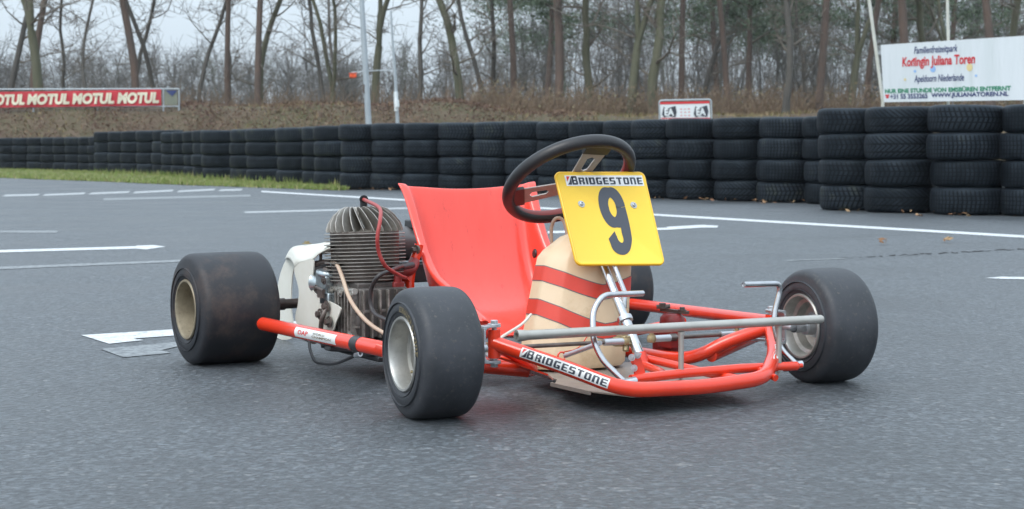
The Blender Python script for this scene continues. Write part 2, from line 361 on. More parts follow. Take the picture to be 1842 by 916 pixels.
# ---- wheels
def wheel(x, yc, Rr_, wd, steer, side, rubber, rimm, text):
    e = empty('wheel', (x, yc, Rr_-.0015), R(steer), kart)
    h = wd/2; rb = .0715
    half = [(rb, h-.006), (rb+.006, h-.001), (rb+.018, h+.002), (rb+.036 if Rr_ < .135 else rb+.042, h-.002), (Rr_-.0105, h-.006), (Rr_-.0030, h-.015), (Rr_-.0007, h-.030), (Rr_, h*.25)]
    prof = half+[(r, -t) for r, t in half[::-1]]
    prof = [(p.x, p.y) for p in catmull([(r, t, 0) for r, t in prof], 4)]
    # raised moulding rings on both walls
    mb = MB(); mb.lathe(prof, (0, 0, 0), (0, 1, 0), 96)
    for sg in (-1, 1):
        for rr in (rb+.012, rb+.030): mb.lathe([(rr-.0012, sg*(h-.001)), (rr, sg*(h+.0032)), (rr+.0012, sg*(h-.001))], (0, 0, 0), (0, 1, 0), 72)
    if text:
        ro, a0, a1 = text
        def fn(u, v):
            a = a0+(a1-a0)*u; r = ro+.011*v; t = side*(h+.0040-.0012*v)
            return Vector((r*math.sin(a), t, r*math.cos(a)))
        block_text(mb, 'BRIDGESTONE', (0, 0, 1, 1), fn, 1, 1, .3)
    mb.build('tyre', [rubber, 'goldink'], e, sharp=50)
    # rim: barrel with a flange on either side, disc towards the inner side
    s = side; mb = MB()
    o = [(rb+.001, s*(h-.012)), (rb+.003, s*(h-.002)), (rb+.001, s*(h+.0015)), (rb-.003, s*(h+.001)), (rb-.006, s*(h-.006)), (rb-.008, s*(h*.45)),
         (rb-.017, s*(h*.40)), (rb-.019, s*(h*.05)), (rb-.024, -s*(h*.12)), (rb-.030, -s*(h*.14)), (.022, -s*(h*.16)), (.0001, -s*(h*.16))]
    mb.lathe(o, (0, 0, 0), (0, 1, 0), 64)
    i_ = [(rb+.001, -s*(h-.012)), (rb+.003, -s*(h-.002)), (rb+.001, -s*(h+.0015)), (rb-.003, -s*(h+.001)), (rb-.006, -s*(h-.006)), (rb-.009, -s*(h*.66)),
          (rb-.017, -s*(h*.60)), (rb-.020, -s*(h*.30)), (rb-.028, -s*(h*.24)), (.03, -s*(h*.22)), (.0001, -s*(h*.22))]
    mb.lathe(i_, (0, 0, 0), (0, 1, 0), 64)
    rim = mb.build('rim', rimm, e, sharp=35)
    mb = MB()
    mb.lathe([(.0001, s*(h*.02)), (.010, s*(h*.02)), (.011, s*(-h*.02)), (.021, s*(-h*.05)), (.023, s*(-h*.16))], (0, 0, 0), (0, 1, 0), 28)
    mb.lathe([(.028, -s*h*.2), (.027, -s*h*.45), (.021, -s*h*.5), (.020, -s*h*.8), (.014, -s*h*.82), (.013, -s*h*1.05)], (0, 0, 0), (0, 1, 0), 28)
    for k in range(3):
        a = k*2.094+.4; mb.bolt((.032*math.cos(a), s*(-h*.16), .032*math.sin(a)), (0, s, 0), .004, .006)
        mb.bolt((.036*math.cos(a), -s*(h*.22), .036*math.sin(a)), (0, -s, 0), .004, .007)
    mb.build('hub', 'zinc' if Rr_ < .135 else 'iron', e)
    mb = MB(); a = 2.3
    mb.tube([((rb-.012)*math.sin(a), s*(h*.60), (rb-.012)*math.cos(a)), ((rb-.020)*math.sin(a), s*(h*.68), (rb-.020)*math.cos(a)), ((rb-.026)*math.sin(a), s*(h*.92), (rb-.026)*math.cos(a))], [.0035, .003, .0028], 10)
    mb.build('valve', 'brass', e)
    return e
wheel(WB, -.578+.064, RF, .130, -6, -1, 'rubber', 'rim', (.083, -1.15+.92+.20, -1.15+.92+1.75))
wheel(WB, .430+.066, RF, .134, -6, 1, 'rubber', 'rim', (.083, -.6, .9))
wheel(0, -.66+.101, RR, .202, 0, -1, 'rubber_rear', 'rimr', None)
wheel(0, .66-.101, RR, .202, 0, 1, 'rubber_rear', 'rimr', None)

# ---- chassis
r1 = .0155
fr = MB()
kR = Vector((.994, -.360, .136)); kL = Vector((.994, .360, .130))
front = bend([kR, (1.105, -.268, .096), (1.208, -.185, .053), (1.222, 0, .048), (1.205, .172, .052), (1.10, .285, .088), kL], .05, 6)
fr.tube(front, r1, 16)
for s, k in ((-1, kR), (1, kL)):
    fr.tube(catmull([k, (.95, s*.275, .098), (.90, s*.215, .062), (.80, s*.198, .052), (.5, s*.2, .05), (.2, s*.2, .055), (-.02, s*.2, .075), (-.13, s*.2, .08)], 6), r1*.97, 14)
    fr.tube([(k.x, k.y, k.z-.030), (k.x, k.y, k.z+.028)], .013, 16)
fr.tube([(.14, -.2, .055), (.14, .2, .055)], .013, 12); fr.tube([(-.13, -.215, .08), (-.13, .215, .08)], .013, 12)
fr.tube([(.66, -.2, .05), (.66, .2, .05)], .012, 12)
fr.tube([(.45, .2, .05), (.45, .52, .085)], .012, 12)
# gusset plates under the king pins
for s, k in ((-1, kR),):
    fr.prism([(k.x-.004, k.y-.01*s, k.z-.028), (1.08, s*.285, .078), (1.02, s*.235, .058), (.93, s*.235, .062), (.955, s*.29, .09)], (0, 0, -.004))
# steering column foot
cb = at(1153, 646, y=Y0)
fr.tube([cb+Vector((-.004, 0, .012)), cb+Vector((.012, 0, -.022))], .0145, 16)
fr.tube(bend([cb+Vector((-.002, -.016, -.004)), cb+Vector((.10, -.022, -.014)), at(1198, 676, x=1.13)], .02), .009, 10)
fr.tube(bend([cb+Vector((-.002, .016, .0)), cb+Vector((.09, .06, -.014)), (1.13, .10, .055), (1.19, .125, .05)], .03), .009, 10)
fr.build('chassis_frame', 'red', kart)

# floor pan
mb = MB()
mb.prism([(.74, -.14, .036), (.90, -.15, .036), (.95, -.186, .036), (1.08, -.186, .036), (1.185, -.15, .036), (1.195, .15, .036), (1.08, .19, .036), (.74, .19, .036)], (0, 0, -.003), 0)
mb.box((1.02, -.193, .034), (.15, .004, .008), 0)
mb.build('floor_pan', 'floor', kart)

# stub axle yokes
for s, k in ((-1, kR), (1, kL)):
    mb = MB(); zt = k.z+.035; zb = k.z-.037; dx = .0
    P = bend([(k.x, k.y+s*-.006, zt), (k.x+.002, k.y+s*.030, zt), (k.x+.004, k.y+s*.030, zb), (k.x, k.y-s*.006, zb)], .008, 3)
    for a, b in zip(P[:-1], P[1:]): mb.bar(a, b, .024 if True else 0, .0045, 0, (1, 0, 0)) if False else mb.box((Vector(a)+Vector(b))/2, (.024, abs(b.y-a.y)+.0045, abs(b.z-a.z)+.0045))
    mb.tube([(k.x, k.y, zt+.011), (k.x, k.y, zb-.012)], .0055, 12)
    mb.bolt((k.x, k.y, zt+.002), (0, 0, 1), .008, .010); mb.bolt((k.x, k.y, zb-.002), (0, 0, -1), .008, .010)
    e = Vector((WB, s*.514, RF)) if s < 0 else Vector((WB, .496, RF))
    mb.tube([(k.x+.003, k.y+s*.03, k.z), (e.x, k.y+s*.034, RF), (e.x, e.y-s*.055, RF)], .0085, 14)
    mb.lathe([(.014, 0), (.015, .02), (.011, .022)], (WB, k.y+s*.045, RF), (0, s, 0), 18)
    # steering arm
    mb.bar((k.x, k.y, zb+.006), (k.x-.085, k.y-s*.03, zb+.006), .018, .005)
    mb.build('stub_axle_yoke', 'zinc', kart, bevel=.0008)
# tie rods
for s, k in ((-1, kR), (1, kL)):
    a = Vector((k.x-.085, k.y-s*.03, k.z-.022)); b = at(1125, 614, y=Y0-.02) if s < 0 else at(1172, 610, y=Y0+.03)
    d_ = (b-a).normalized(); mb = MB()
    mb.tube([a+d_*.05, b-d_*.045], .0048, 10, 1); mb.tube([a+d_*.008, a+d_*.055], .0072, 10, 0); mb.tube([b-d_*.055, b-d_*.005], .0080, 10, 0)
    for p in (a, b):
        mb.lathe([(.0001, -.007), (.009, -.007), (.011, 0), (.009, .007), (.0001, .007)], p, (0, 0, 1), 14, 2); mb.bolt(p+Vector((0, 0, .007)), (0, 0, 1), .005, .006, 2)
    mb.build('tie_rod', ['zinc', 'iron', 'brass'], kart)

# ---- front bumper (grey rail on posts over a red bar)
XB = 1.14
a = at(932, 604, x=XB-.005); b = at(1476, 574.5, x=XB+.01)
dd = (b-a).normalized()
mb = MB(); mb.tube([a+dd*.012, a+dd*.10, a+dd*.30, b-dd*.1, b], .0098, 18)
mb.lathe([(.0062, .0), (.0112, 0), (.0118, .004), (.0112, .014), (.0098, .026)], a-dd*.004, dd, 20)
mb.lathe([(.0062, .0), (.0058, .012), (.0001, .012)], a-dd*.004, dd, 20)
mb.lathe([(.0098, 0), (.0085, .0035), (.0001, .0045)], b, dd, 20)
bump = mb.build('bumper_rail', 'steel', kart)
for px, py0, py1 in ((1225, 597, 668), (1401, 583, 650)):
    p = at(px, py1, x=XB+.004); q = at(px, py0, x=XB+.004); q.x = p.x; q.y = p.y+ (q.y-p.y)*.2
    mb = MB(); mb.tube([q, p-Vector((0, 0, .004))], .0058, 14); mb.tube([q+Vector((0, 0, -.001)), q+Vector((0, 0, -.006))], .0072, 14)
    mb.tube([p-Vector((0, 0, .004)), p-Vector((0, 0, .030))], .0032, 8); mb.bolt(p-Vector((0, 0, .019)), (0, 0, -1), .005, .006)
    mb.build('bumper_post', 'steel', kart)
mb = MB()
a = at(1148, 681, x=XB+.004); b = at(1432, 658.5, x=XB+.004)
pts = [at(1128, 640, x=XB-.02)+Vector((-.02, 0, -.006)), a+Vector((-.005, -.004, .0)), a+Vector((0, .012, 0)), at(1225, 672, x=XB+.004), at(1330, 663, x=XB+.004), b]
mb.tube([a+Vector((0, -.018, -.001)), a]+pts[3:], .0100, 16)
mb.lathe([(.0100, 0), (.0075, .005), (.0001, .007)], b, (0, 1, 0), 16)
mb.tube([b+Vector((0, .006, 0)), b+Vector((0, .016, 0))], .005, 10)
# small bracket rising at the inner end
mb.prism([a+Vector((.0, -.006, .004)), a+Vector((0, .020, .004)), a+Vector((-.004, .006, .052)), a+Vector((-.004, -.012, .050))], (-.005, 0, 0))
# stays to the main front tube
for yy in (.20,):
    mb.tube([(XB+.004, yy, a.z+(b.z-a.z)*.5), (1.205, yy, .05)], .0075, 10)
mb.build('pedal_bar', 'red', kart)
mb = MB()
for p in (a+Vector((-.006, -.010, .044)), a+Vector((-.006, .004, .048)), a+Vector((-.006, -.004, .022))):
    mb.tube([p+Vector((.010, -.010, 0)), p+Vector((-.006, .010, 0))], .0028, 8); mb.bolt(p+Vector((.006, -.006, 0)), (.7, -.7, 0), .0042, .004)
mb.build('bracket_bolts', 'zinc', kart)

# ---- pedals
def pedal(P, piv, nm):
    mb = MB(); mb.tube(bend(P, .028, 7), .0064, 14)
    d0 = (Vector(P[0])-Vector(P[1])).normalized(); mb.hollow_end(Vector(P[0])+d0*.001, d0, .0064)
    piv = Vector(piv); mb.tube([piv+Vector((0, -.024, -.002)), piv+Vector((0, .020, .002))], .0098, 16)
    mb.hollow_end(piv+Vector((0, -.0245, -.002)), (0, -1, 0), .0098)
    return mb.build('pedal', 'chrome' if nm else 'chrome', kart)
XP = 1.09
p0 = pedal([at(1155, 528, x=XP-.03), at(1084, 531, x=XP-.005), at(1066, 560, x=XP), at(1067, 612, x=1.11), at(1083, 648, x=1.13), at(1124, 688, x=1.165)], at(1128, 689, x=1.165), 0)
p0['label'] = 'hooked chrome tube pedal nearer the number plate'
p1 = pedal([at(1338, 512, x=XP+.03), at(1407, 510, x=XP+.0), at(1390, 575, x=XP), at(1402, 625, x=1.11), at(1432, 655, x=1.14)], at(1428, 658, x=1.135), 1)
p1['label'] = 'hooked chrome tube pedal beside the inner face of a front wheel'
mb = MB(); a = at(1017, 640, x=.98); b = at(1080, 617, x=1.09)
mb.tube([a, b], .0052, 12); mb.hollow_end(a, a-b, .0052); mb.build('throttle_rod', 'zinc', kart)
mb = MB(); c = at(1010, 641, x=.97); mb.tube([c+Vector((0, .009*math.cos(t*.628), .009*math.sin(t*.628))) for t in range(10)], .002, 8, closed=True)
mb.tube(catmull([c+Vector((0, 0, .008)), at(1040, 626, x=.90), at(1060, 600, x=.9)], 5), .0012, 6); mb.build('throttle_cable_eye', 'red', kart)

# ---- steering
hub = at(1024, 324, y=Y0); cdir = (hub-cb).normalized()
cn = Vector((0, 1, 0)).cross(cdir); cn = -cn if cn.x < 0 else cn       # up the wheel's face (forward and up)
mb = MB(); L_ = (hub-cb).length
mb.tube([cb, hub-cdir*.02], .0098, 18)
mb.lathe([(.0098, -.006), (.017, -.005), (.0175, 0), (.017, .006), (.0098, .007)], cb+cdir*(L_*.21), cdir, 22)
mb.tube([cb+cdir*.005, cb+cdir*(L_*.205)], .0118, 18)
mb.build('steering_column', 'chrome', kart)
mb = MB(); o_ = cn*.020+Vector((0, .012, 0))
mb.tube([cb+cdir*(L_*.27)+Vector((0, .010, 0)), cb+cdir*(L_*.33)+o_, cb+cdir*(L_*.80)+o_], .0052, 12)
mb.build('plate_support_rod', 'chrome', kart)
# pitman joint
mb = MB(); c = at(1127, 612, y=Y0-.01)
mb.box(c+Vector((.0, 0, .004)), (.03, .034, .014), 0); mb.bolt(c+Vector((.006, -.006, -.006)), (.3, -.2, -1), .008, .018); mb.bolt(c+Vector((0, .01, .008)), (0, 0, 1), .007, .012)
mb.lathe([(.0001, -.01), (.012, -.01), (.015, 0), (.012, .01), (.0001, .01)], c+Vector((0, -.022, -.002)), (0, 0, 1), 16)
mb.build('pitman_joint', 'brass', kart, bevel=.002)
# wheel: grip ring
Rw = .148; rg = .0150
ya = Vector((0, 1, 0))
hubw = hub
mb = MB(); seg = 96; n = 20; vs = []; fs = []; mi = []
for i in range(seg):
    a = 2*math.pi*i/seg; rd = ya*math.cos(a)+cn*math.sin(a)
    for j in range(n):
        b_ = 2*math.pi*j/n; vs.append(hubw+rd*(Rw+rg*.95*math.cos(b_))+cdir*(rg*1.05*math.sin(b_)))
for i in range(seg):
    for j in range(n):
        mb.f.append((i*n+j, ((i+1) % seg)*n+j, ((i+1) % seg)*n+(j+1) % n, i*n+(j+1) % n)); mb.m.append(1 if (7 <= j <= 10) else 0); mb.s.append(True)
mb.v = [tuple(v) for v in vs]
sw = mb.build('steering_wheel_rim', ['grip', 'redgrip'], kart)
# three pierced spokes
for ang in (86, 206, 326):
    a = R(ang); rd = ya*math.cos(a)+cn*math.sin(a); td = ya*-math.sin(a)+cn*math.cos(a); z0 = hubw-cdir*.016
    def sp(r, t, z=0): return z0+rd*r+td*t+cdir*(z+.012*max(0, (r-.03)/.11))
    mb = MB(); out = [(.02, -.016), (.135, -.0215), (.135, .0215), (.02, .016)]; hole = [(.060, -.0085), (.094, -.0105), (.100, 0), (.094, .0105), (.060, .0085), (.055, 0)]
    for z in (-.0015, .0015):
        O = [(.02, -.016), (.08, -.0185), (.135, -.0215), (.135, .0215), (.08, .0185), (.02, .016)]
        o1 = len(mb.v); k_ = [sp(r, t, z) for r, t in [(.02, -.024), (.10, -.0300), (.135, -.0330), (.135, .0330), (.10, .0300), (.02, .024)]]+[sp(r, t, z) for r, t in hole]
        mb.add(k_, [(0, 1, 7, 6), (1, 2, 8, 7), (2, 3, 8), (3, 4, 9, 8), (4, 5, 10, 9), (5, 0, 6, 11), (5, 11, 10)], 0, False)
    k_ = [[sp(r, t, z) for r, t in [(.02, -.024), (.10, -.0300), (.135, -.0330), (.135, .0330), (.10, .0300), (.02, .024)]] for z in (-.0015, .0015)]
    mb.add(k_[0]+k_[1], [(i, (i+1) % 6, 6+(i+1) % 6, 6+i) for i in range(6)], 0, False)
    k_ = [[sp(r, t, z) for r, t in hole] for z in (-.0015, .0015)]
    mb.add(k_[0]+k_[1], [(i, (i+1) % 6, 6+(i+1) % 6, 6+i) for i in range(6)], 0, False)
    # leather bound outer end
    mb.add([sp(r, t, z) for r in (.112, .143) for t in (-.0345, .0345) for z in (-.004, .004)], [(0, 1, 3, 2), (4, 6, 7, 5), (0, 4, 5, 1), (2, 3, 7, 6), (0, 2, 6, 4), (1, 5, 7, 3)], 1, False)
    mb.build('steering_wheel_spoke', ['spoke', 'grip'], kart)
mb = MB(); mb.lathe([(.0001, -.022), (.02, -.022), (.022, -.018), (.030, -.016), (.031, -.012), (.02, -.009), (.0001, -.008)], hubw, cdir, 24); mb.build('steering_wheel_hub', 'spoke', kart)

# ---- number plate
TLT = R(31); up = Vector((-math.sin(TLT), 0, math.cos(TLT))); nrm = Vector((math.cos(TLT), 0, math.sin(TLT)))
pc = at(1096, 394, y=Y0)
pc = cb+cdir*(L_*.62)+cn*.036
def onp(px, py): return atp(px, py, pc, nrm)
cTL, cTR, cBR, cBL = [onp(*q) for q in ((996, 310), (1158, 310), (1196, 477), (1037, 478))]
def pl(u, v, d=0.):
    return (cTL*(1-u)+cTR*u)*v+(cBL*(1-u)+cBR*u)*(1-v)+nrm*d
def rrect(u0, v0, u1, v1, ru, rv, k=6):
    o = []
    for (cx, cy, a0) in ((u1-ru, v1-rv, 0), (u0+ru, v1-rv, 90), (u0+ru, v0+rv, 180), (u1-ru, v0+rv, 270)):
        for i in range(k+1): a = R(a0+90*i/k); o.append((cx+ru*math.cos(a), cy+rv*math.sin(a)))
    return o
mb = MB(); o1 = rrect(0, 0, 1, 1, .06, .06); o2 = rrect(.022, .022, .978, .978, .045, .045); n = len(o1)
o1b = rrect(.008, .008, .992, .992, .055, .055)
mb.add([pl(u, v, -.003) for u, v in o1]+[pl(u, v, .0018) for u, v in o1]+[pl(u, v, .0034) for u, v in o1b]+[pl(u, v, .0014) for u, v in o2],
       [(i+k*n, (i+1) % n+k*n, (i+1) % n+(k+1)*n, i+(k+1)*n) for k in range(2) for i in range(n)]+[tuple(range(n))[::-1]], 1, False)
mb.add([pl(u, v, .0034) for u, v in o1b]+[pl(u, v, .0014) for u, v in o2], [(i, (i+1) % n, (i+1) % n+n, i+n) for i in range(n)], 1, False)
mb.add([pl(u, v, .0014) for u, v in o2], [tuple(range(n))], 0, False)
plate = mb.build('number_plate', ['yellow', 'yellowrim'], kart)
# numeral 9
mb = MB()
def ribbon(C, Wd, z):
    vs = []; m = len(C)
    for i in range(m):
        a = C[max(i-1, 0)]; b = C[min(i+1, m-1)]; t = (Vector(b)-Vector(a)).normalized(); nn = Vector((-t.y, t.x)); c = Vector(C[i])
        for s in (-.5, .5): q = c+nn*Wd[i]*s; vs.append(pl(.385+(q.x+.5)*.36/1.0*.9, .115+q.y*.705, z))
    mb.add(vs, [(2*i, 2*i+1, 2*i+3, 2*i+2) for i in range(m-1)], 0, False)
ring = []; wd = []
for i in range(49):
    a = 2*math.pi*i/48; ring.append((.285*math.cos(a), .705+.228*math.sin(a))); wd.append(.155+.175*abs(math.cos(a))**1.3)
ribbon(ring, wd, .0020)
tail = catmull([(.285, .70, 0), (.295, .55, 0), (.29, .40, 0), (.262, .25, 0), (.19, .135, 0), (.06, .080, 0), (-.09, .098, 0), (-.20, .17, 0), (-.255, .285, 0)], 5)
k = len(tail); ribbon([(p.x, p.y) for p in tail], [.325-.15*math.sin(math.pi*min(1, max(0, (i/k-.35)/.5)))-(.03 if i/k > .9 else 0) for i in range(k)], .00207)
mb.build('numeral', 'num', plate)
mb = MB(); logo(mb, (.10, .845, .965, .960), lambda u, v: pl(u, v, .0019), lambda u, v: pl(u, v, .0024), 0, 1, 2)
mb.build('maker_sticker', ['white', 'ink', 'redink'], plate)
for px, py in ((1045, 368), (1139, 370)):
    mb = MB(); p = onp(px, py)+nrm*.0014
    mb.lathe([(.0001, .0016), (.0082, .0016), (.0085, 0)], p, nrm, 24); mb.lathe([(.0046, .0016), (.0046, .0045), (.0035, .0055), (.0022, .0055), (.0022, .003), (.0001, .003)], p, nrm, 20)
    mb.build('plate_bolt', 'zinc', plate)

# ---- seat
SEC = [ # x, z, half width, wall
 (.224, .440, .176, .016), (.230, .420, .168, .026), (.244, .36, .164, .044), (.262, .29, .163, .062), (.288, .22, .163, .084),
 (.328, .155, .163, .104), (.395, .110, .162, .114), (.48, .088, .160, .106), (.57, .086, .158, .080), (.63, .098, .156, .040)]
SY = .0
cl = [Vector((s[0], 0, s[1])) for s in SEC]
vs = []; NP = 21
for i, (x, z, hw, hh) in enumerate(SEC):
    t = (cl[min(i+1, len(cl)-1)]-cl[max(i-1, 0)]).normalized(); nn = Vector((-t.z, 0, t.x)); nn = -nn if nn.x < 0 and nn.z < 0 else nn
    if nn.x < 0 and i < 4: nn = -nn
    if nn.z < 0: nn = -nn
    half = [(0, .0), (.25, .001), (.5, .003), (.72, .006), (.86, .03), (.955, .16), (.99, .5), (1.0, .88), (1.03, 1.0), (1.08, 1.0), (1.11, .90)]
    row = []
    for (a, b) in half:
        lat = hw*a if a <= 1 else hw+(a-1)*.22
        row.append((lat, hh*b if b > .01 else b+(.012 if i < 2 else 0)*0))
    full = [(-l, h) for l, h in row[::-1]]+row[1:]
    for l, h in full:
        vs.append(Vector((x, SY+l, z))+nn*h+Vector((0, 0, -.010*(1-(l/hw)**2) if i < 2 else 0)))
mb = MB(); nr = len(SEC)
mb.add(vs, [(i*NP+j, i*NP+j+1, (i+1)*NP+j+1, (i+1)*NP+j) for i in range(nr-1) for j in range(NP-1)])
seat = mb.build('seat', 'seat', kart, sub=2, solid=.0065, sharp=180)
# seat bolts and struts
for p, d_ in ((at(962, 456, y=.158), (-.2, -1, .1)),):
    mb = MB(); mb.lathe([(.0001, .005), (.006, .005), (.011, .003), (.0125, 0)], p, d_, 20); mb.build('seat_bolt', 'black', kart)
mb = MB(); sb = at(754, 449, y=-.20)
strut = [sb+Vector((0, 0, .012)), sb+Vector((0, -.006, -.01)), at(741, 478, y=-.22), at(737, 505, y=-.23), at(737, 560, y=-.23), at(741, 640, y=-.22)]
mb.tube(strut, [.011, .012, .0115, .0115, .012, .012], 12)
mb.tube([at(700, 520, y=-.25), at(737, 500, y=-.235)], .008, 10)
mb.build('seat_strut', 'red', kart)
mb = MB(); mb.bolt(sb+Vector((.004, -.008, .0)), (.3, -1, 0), .007, .018); mb.tube([sb, sb+Vector((.006, -.022, 0))], .005, 10); mb.build('strut_bolt', 'iron', kart)
mb = MB(); mb.tube([(.30, .19, .05), (.27, .20, .27)], .011, 12); mb.build('seat_strut', 'red', kart)

# ---- fuel tank: faceted drum that narrows upwards, two red bands
TO = [(-.060, -.118), (.0, -.126), (.046, -.092), (.064, -.035), (.066, .045), (.046, .100), (-.01, .124), (-.065, .116), (-.085, 0)]
tx, ty = .765, -.012
def tring(f, z):
    o = []
    for (a, b) in TO: o.append(Vector((tx-(z-.05)*.10+a*f, ty+(z-.05)*.20+b*f, z)))
    return [o[i].lerp(o[(i+1) % len(o)], t) for i in range(len(o)) for t in (.06, .3, .5, .7, .94)]
TZ = [(.042, .94), (.050, 1.0), (.085, 1.0), (.125, .99), (.16, .975), (.20, .955), (.25, .925), (.285, .90), (.300, .82), (.330, .55), (.342, .32), (.344, .1)]
mb = MB(); rings = [tring(f, z) for z, f in TZ]; n = len(rings[0])
for i in range(len(rings)-1):
    mb.add(rings[i]+rings[i+1], [(j, (j+1) % n, n+(j+1) % n, n+j) for j in range(n)], 0, True)
mb.add(rings[-1], [tuple(range(n))], 0, True); mb.add(rings[0], [tuple(range(n))[::-1]], 0, False)
tank = mb.build('fuel_tank', 'tank', kart, sharp=34)
def fz(z):
    for (z0, f0), (z1, f1) in zip(TZ, TZ[1:]):
        if z0 <= z <= z1: return f0+(f1-f0)*(z-z0)/(z1-z0)
    return 1
def band(z0, z1, sag):
    mb = MB()
    for (e, lo, hi, mi, off) in ((0, 0, 1, 0, .0012), (1, -.06, .0, 1, .0010), (2, 1, 1.06, 1, .0010)):
        rows = []
        for t in (lo, (lo+hi)/2, hi):
            base = tring(1, z0)
            row = []
            for j in range(n):
                # band follows a shallow curve: lower at the front, higher to the sides
                a = Vector(TO[0]) if 0 else None
                yv = base[j].y-ty; q_ = yv-.035; zz = z0+(z1-z0)*t+(sag if q_ < 0 else sag*.55)*(abs(q_)/.14)**1.25
                f = fz(zz)*1.0; q = tring(f, zz)[j]; c = Vector((tx-(zz-.05)*.10, ty+(zz-.05)*.20, zz)); dv = (q-c); dv.z = 0; row.append(q+dv.normalized()*off)
            rows.append(row)
        for r_ in range(2): mb.add(rows[r_]+rows[r_+1], [(j, (j+1) % n, n+(j+1) % n, n+j) for j in range(n)], mi, True)
    return mb.build('stripe', ['stripe', 'tapeedge'], tank)
band(.194, .225, .046); band(.106, .138, .052)
mb = MB(); mb.tube(catmull([at(992, 438, x=.64), at(992, 410, x=.64), at(998, 395, x=.645), at(1008, 393, x=.65), at(1016, 402, x=.66), at(1022, 430, x=.68)], 6), .0042, 10); mb.build('breather_hose', 'hose', kart)
mb = MB(); mb.tube(catmull([at(955, 566, x=.80), at(938, 584, x=.84), at(905, 605, x=.93), at(898, 612, x=.95)], 6), .0032, 10); mb.build('fuel_line', 'guard', kart)

# ---- side rail on the engine side
a = at(474, 583, y=-.53); b = at(692, 629, y=-.53)
dv = (b-a).normalized(); e_ = a+dv*.64
mb = MB(); mb.tube([a, a+dv*.3, e_, e_+Vector((.03, .03, -.01)), (e_.x+.03, -.44, .09), (.93, -.24, .066)], .0165, 18)
mb.lathe([(.0165, 0), (.0150, .008), (.009, .0145), (.0001, .0165)], a, -dv, 18)
rail = mb.build('side_rail', 'red', kart)
def on_rail(u, ang, rr):   # u metres along, ang round the tube, 0 = facing outwards and up
    A = R(ang); sd = Vector((0, -1, 0)); upv = Vector((-dv.z, 0, dv.x)); return a+dv*u+(sd*math.cos(A)+upv*math.sin(A))*rr
# sticker from px 527..600
u0 = (at(527, 597, y=-.55)-a).dot(dv); u1 = (at(600, 607, y=-.55)-a).dot(dv)
mb = MB(); rect_patch(mb, (u0, -32, u1, 48), lambda u, v: on_rail(u, v, .0169), 0, 10, 12)
g = lambda u, v: on_rail(u, v, .0173)
L2 = u1-u0
put_text(mb, 'DAP', (u0+L2*.09, -8, u0+L2*.34, 26), g, 1, .03, .1, 2)
put_text(mb, 'WORLD', (u0+L2*.46, 12, u0+L2*.74, 28), g, 2, .02, .1, 2)
put_text(mb, 'CHAMPION', (u0+L2*.44, -12, u0+L2*.90, 6), g, 2, .02, .1, 2)
mb.build('champion_sticker', ['white', 'redink', 'goldink'], rail)
u0 = (at(624, 616, y=-.55)-a).dot(dv); mb = MB(); mb.tube([a+dv*u0, a+dv*(u0+.034)], .0172, 20); mb.build('black_tape_band', 'black', rail)
# matching rail on the far side
mb = MB(); mb.tube([(.20, .53, .11), (.8, .53, .115), (.84, .49, .105), (.93, .24, .066)], .0155, 14); mb.build('side_rail', 'red', kart)

# wordmark sticker wrapped round the front tube
f0, f1 = Vector(kR), Vector((1.208, -.185, .053))
ft = [Vector((1.105, -.268, .096))]
def tube_at(px, py):
    # nearest point on the tube's centre line to a bearing
    best = None
    for i in range(len(front)-1):
        for t in np.linspace(0, 1, 12):
            q = front[i]*(1-t)+front[i+1]*t; W_ = KM @ q; dd_ = W_-_C; z = dd_.dot(_F); x_ = 921+FPX*dd_.x/z
            e = abs(x_-px)
            if best is None or e < best[0]: best = (e, i+t, q)
    return best
i0 = tube_at(941, 640)[1]; i1 = tube_at(1096, 684)[1]
def cpoint(s):
    i = min(int(s), len(front)-2); t = s-i; return front[i]*(1-t)+front[i+1]*t, (front[i+1]-front[i]).normalized()
def smooth_c(s):
    q, t = cpoint(s); _, tb = cpoint(max(0, s-.4)); _, tc_ = cpoint(min(len(front)-1.001, s+.4)); return q, (tb+tc_).normalized()
# arc-length parameter between the two ends
S = np.linspace(i0, i1, 60); Pq = [cpoint(s)[0] for s in S]; cum = [0]
for a_, b_ in zip(Pq, Pq[1:]): cum.append(cum[-1]+(b_-a_).length)
cum = np.array(cum)/cum[-1]
def on_front(u, v, rr):   # u 0..1 along, v degrees
    s = float(np.interp(u, cum, S)); q, t = smooth_c(s)
    vd = (_ko-q).normalized(); vd = (vd-t*vd.dot(t)).normalized(); sd = t.cross(vd); sd = -sd if sd.z < 0 else sd
    A = R(v); return q+(vd*math.cos(A)+sd*math.sin(A))*rr
mb = MB(); logo(mb, (0, -38, 1, 40), lambda u, v: on_front(u, v, r1+.0005), lambda u, v: on_front(u, v, r1+.0009), 0, 1, 2, 3)
mb.build('maker_sticker', ['white', 'ink', 'redink'], kart)

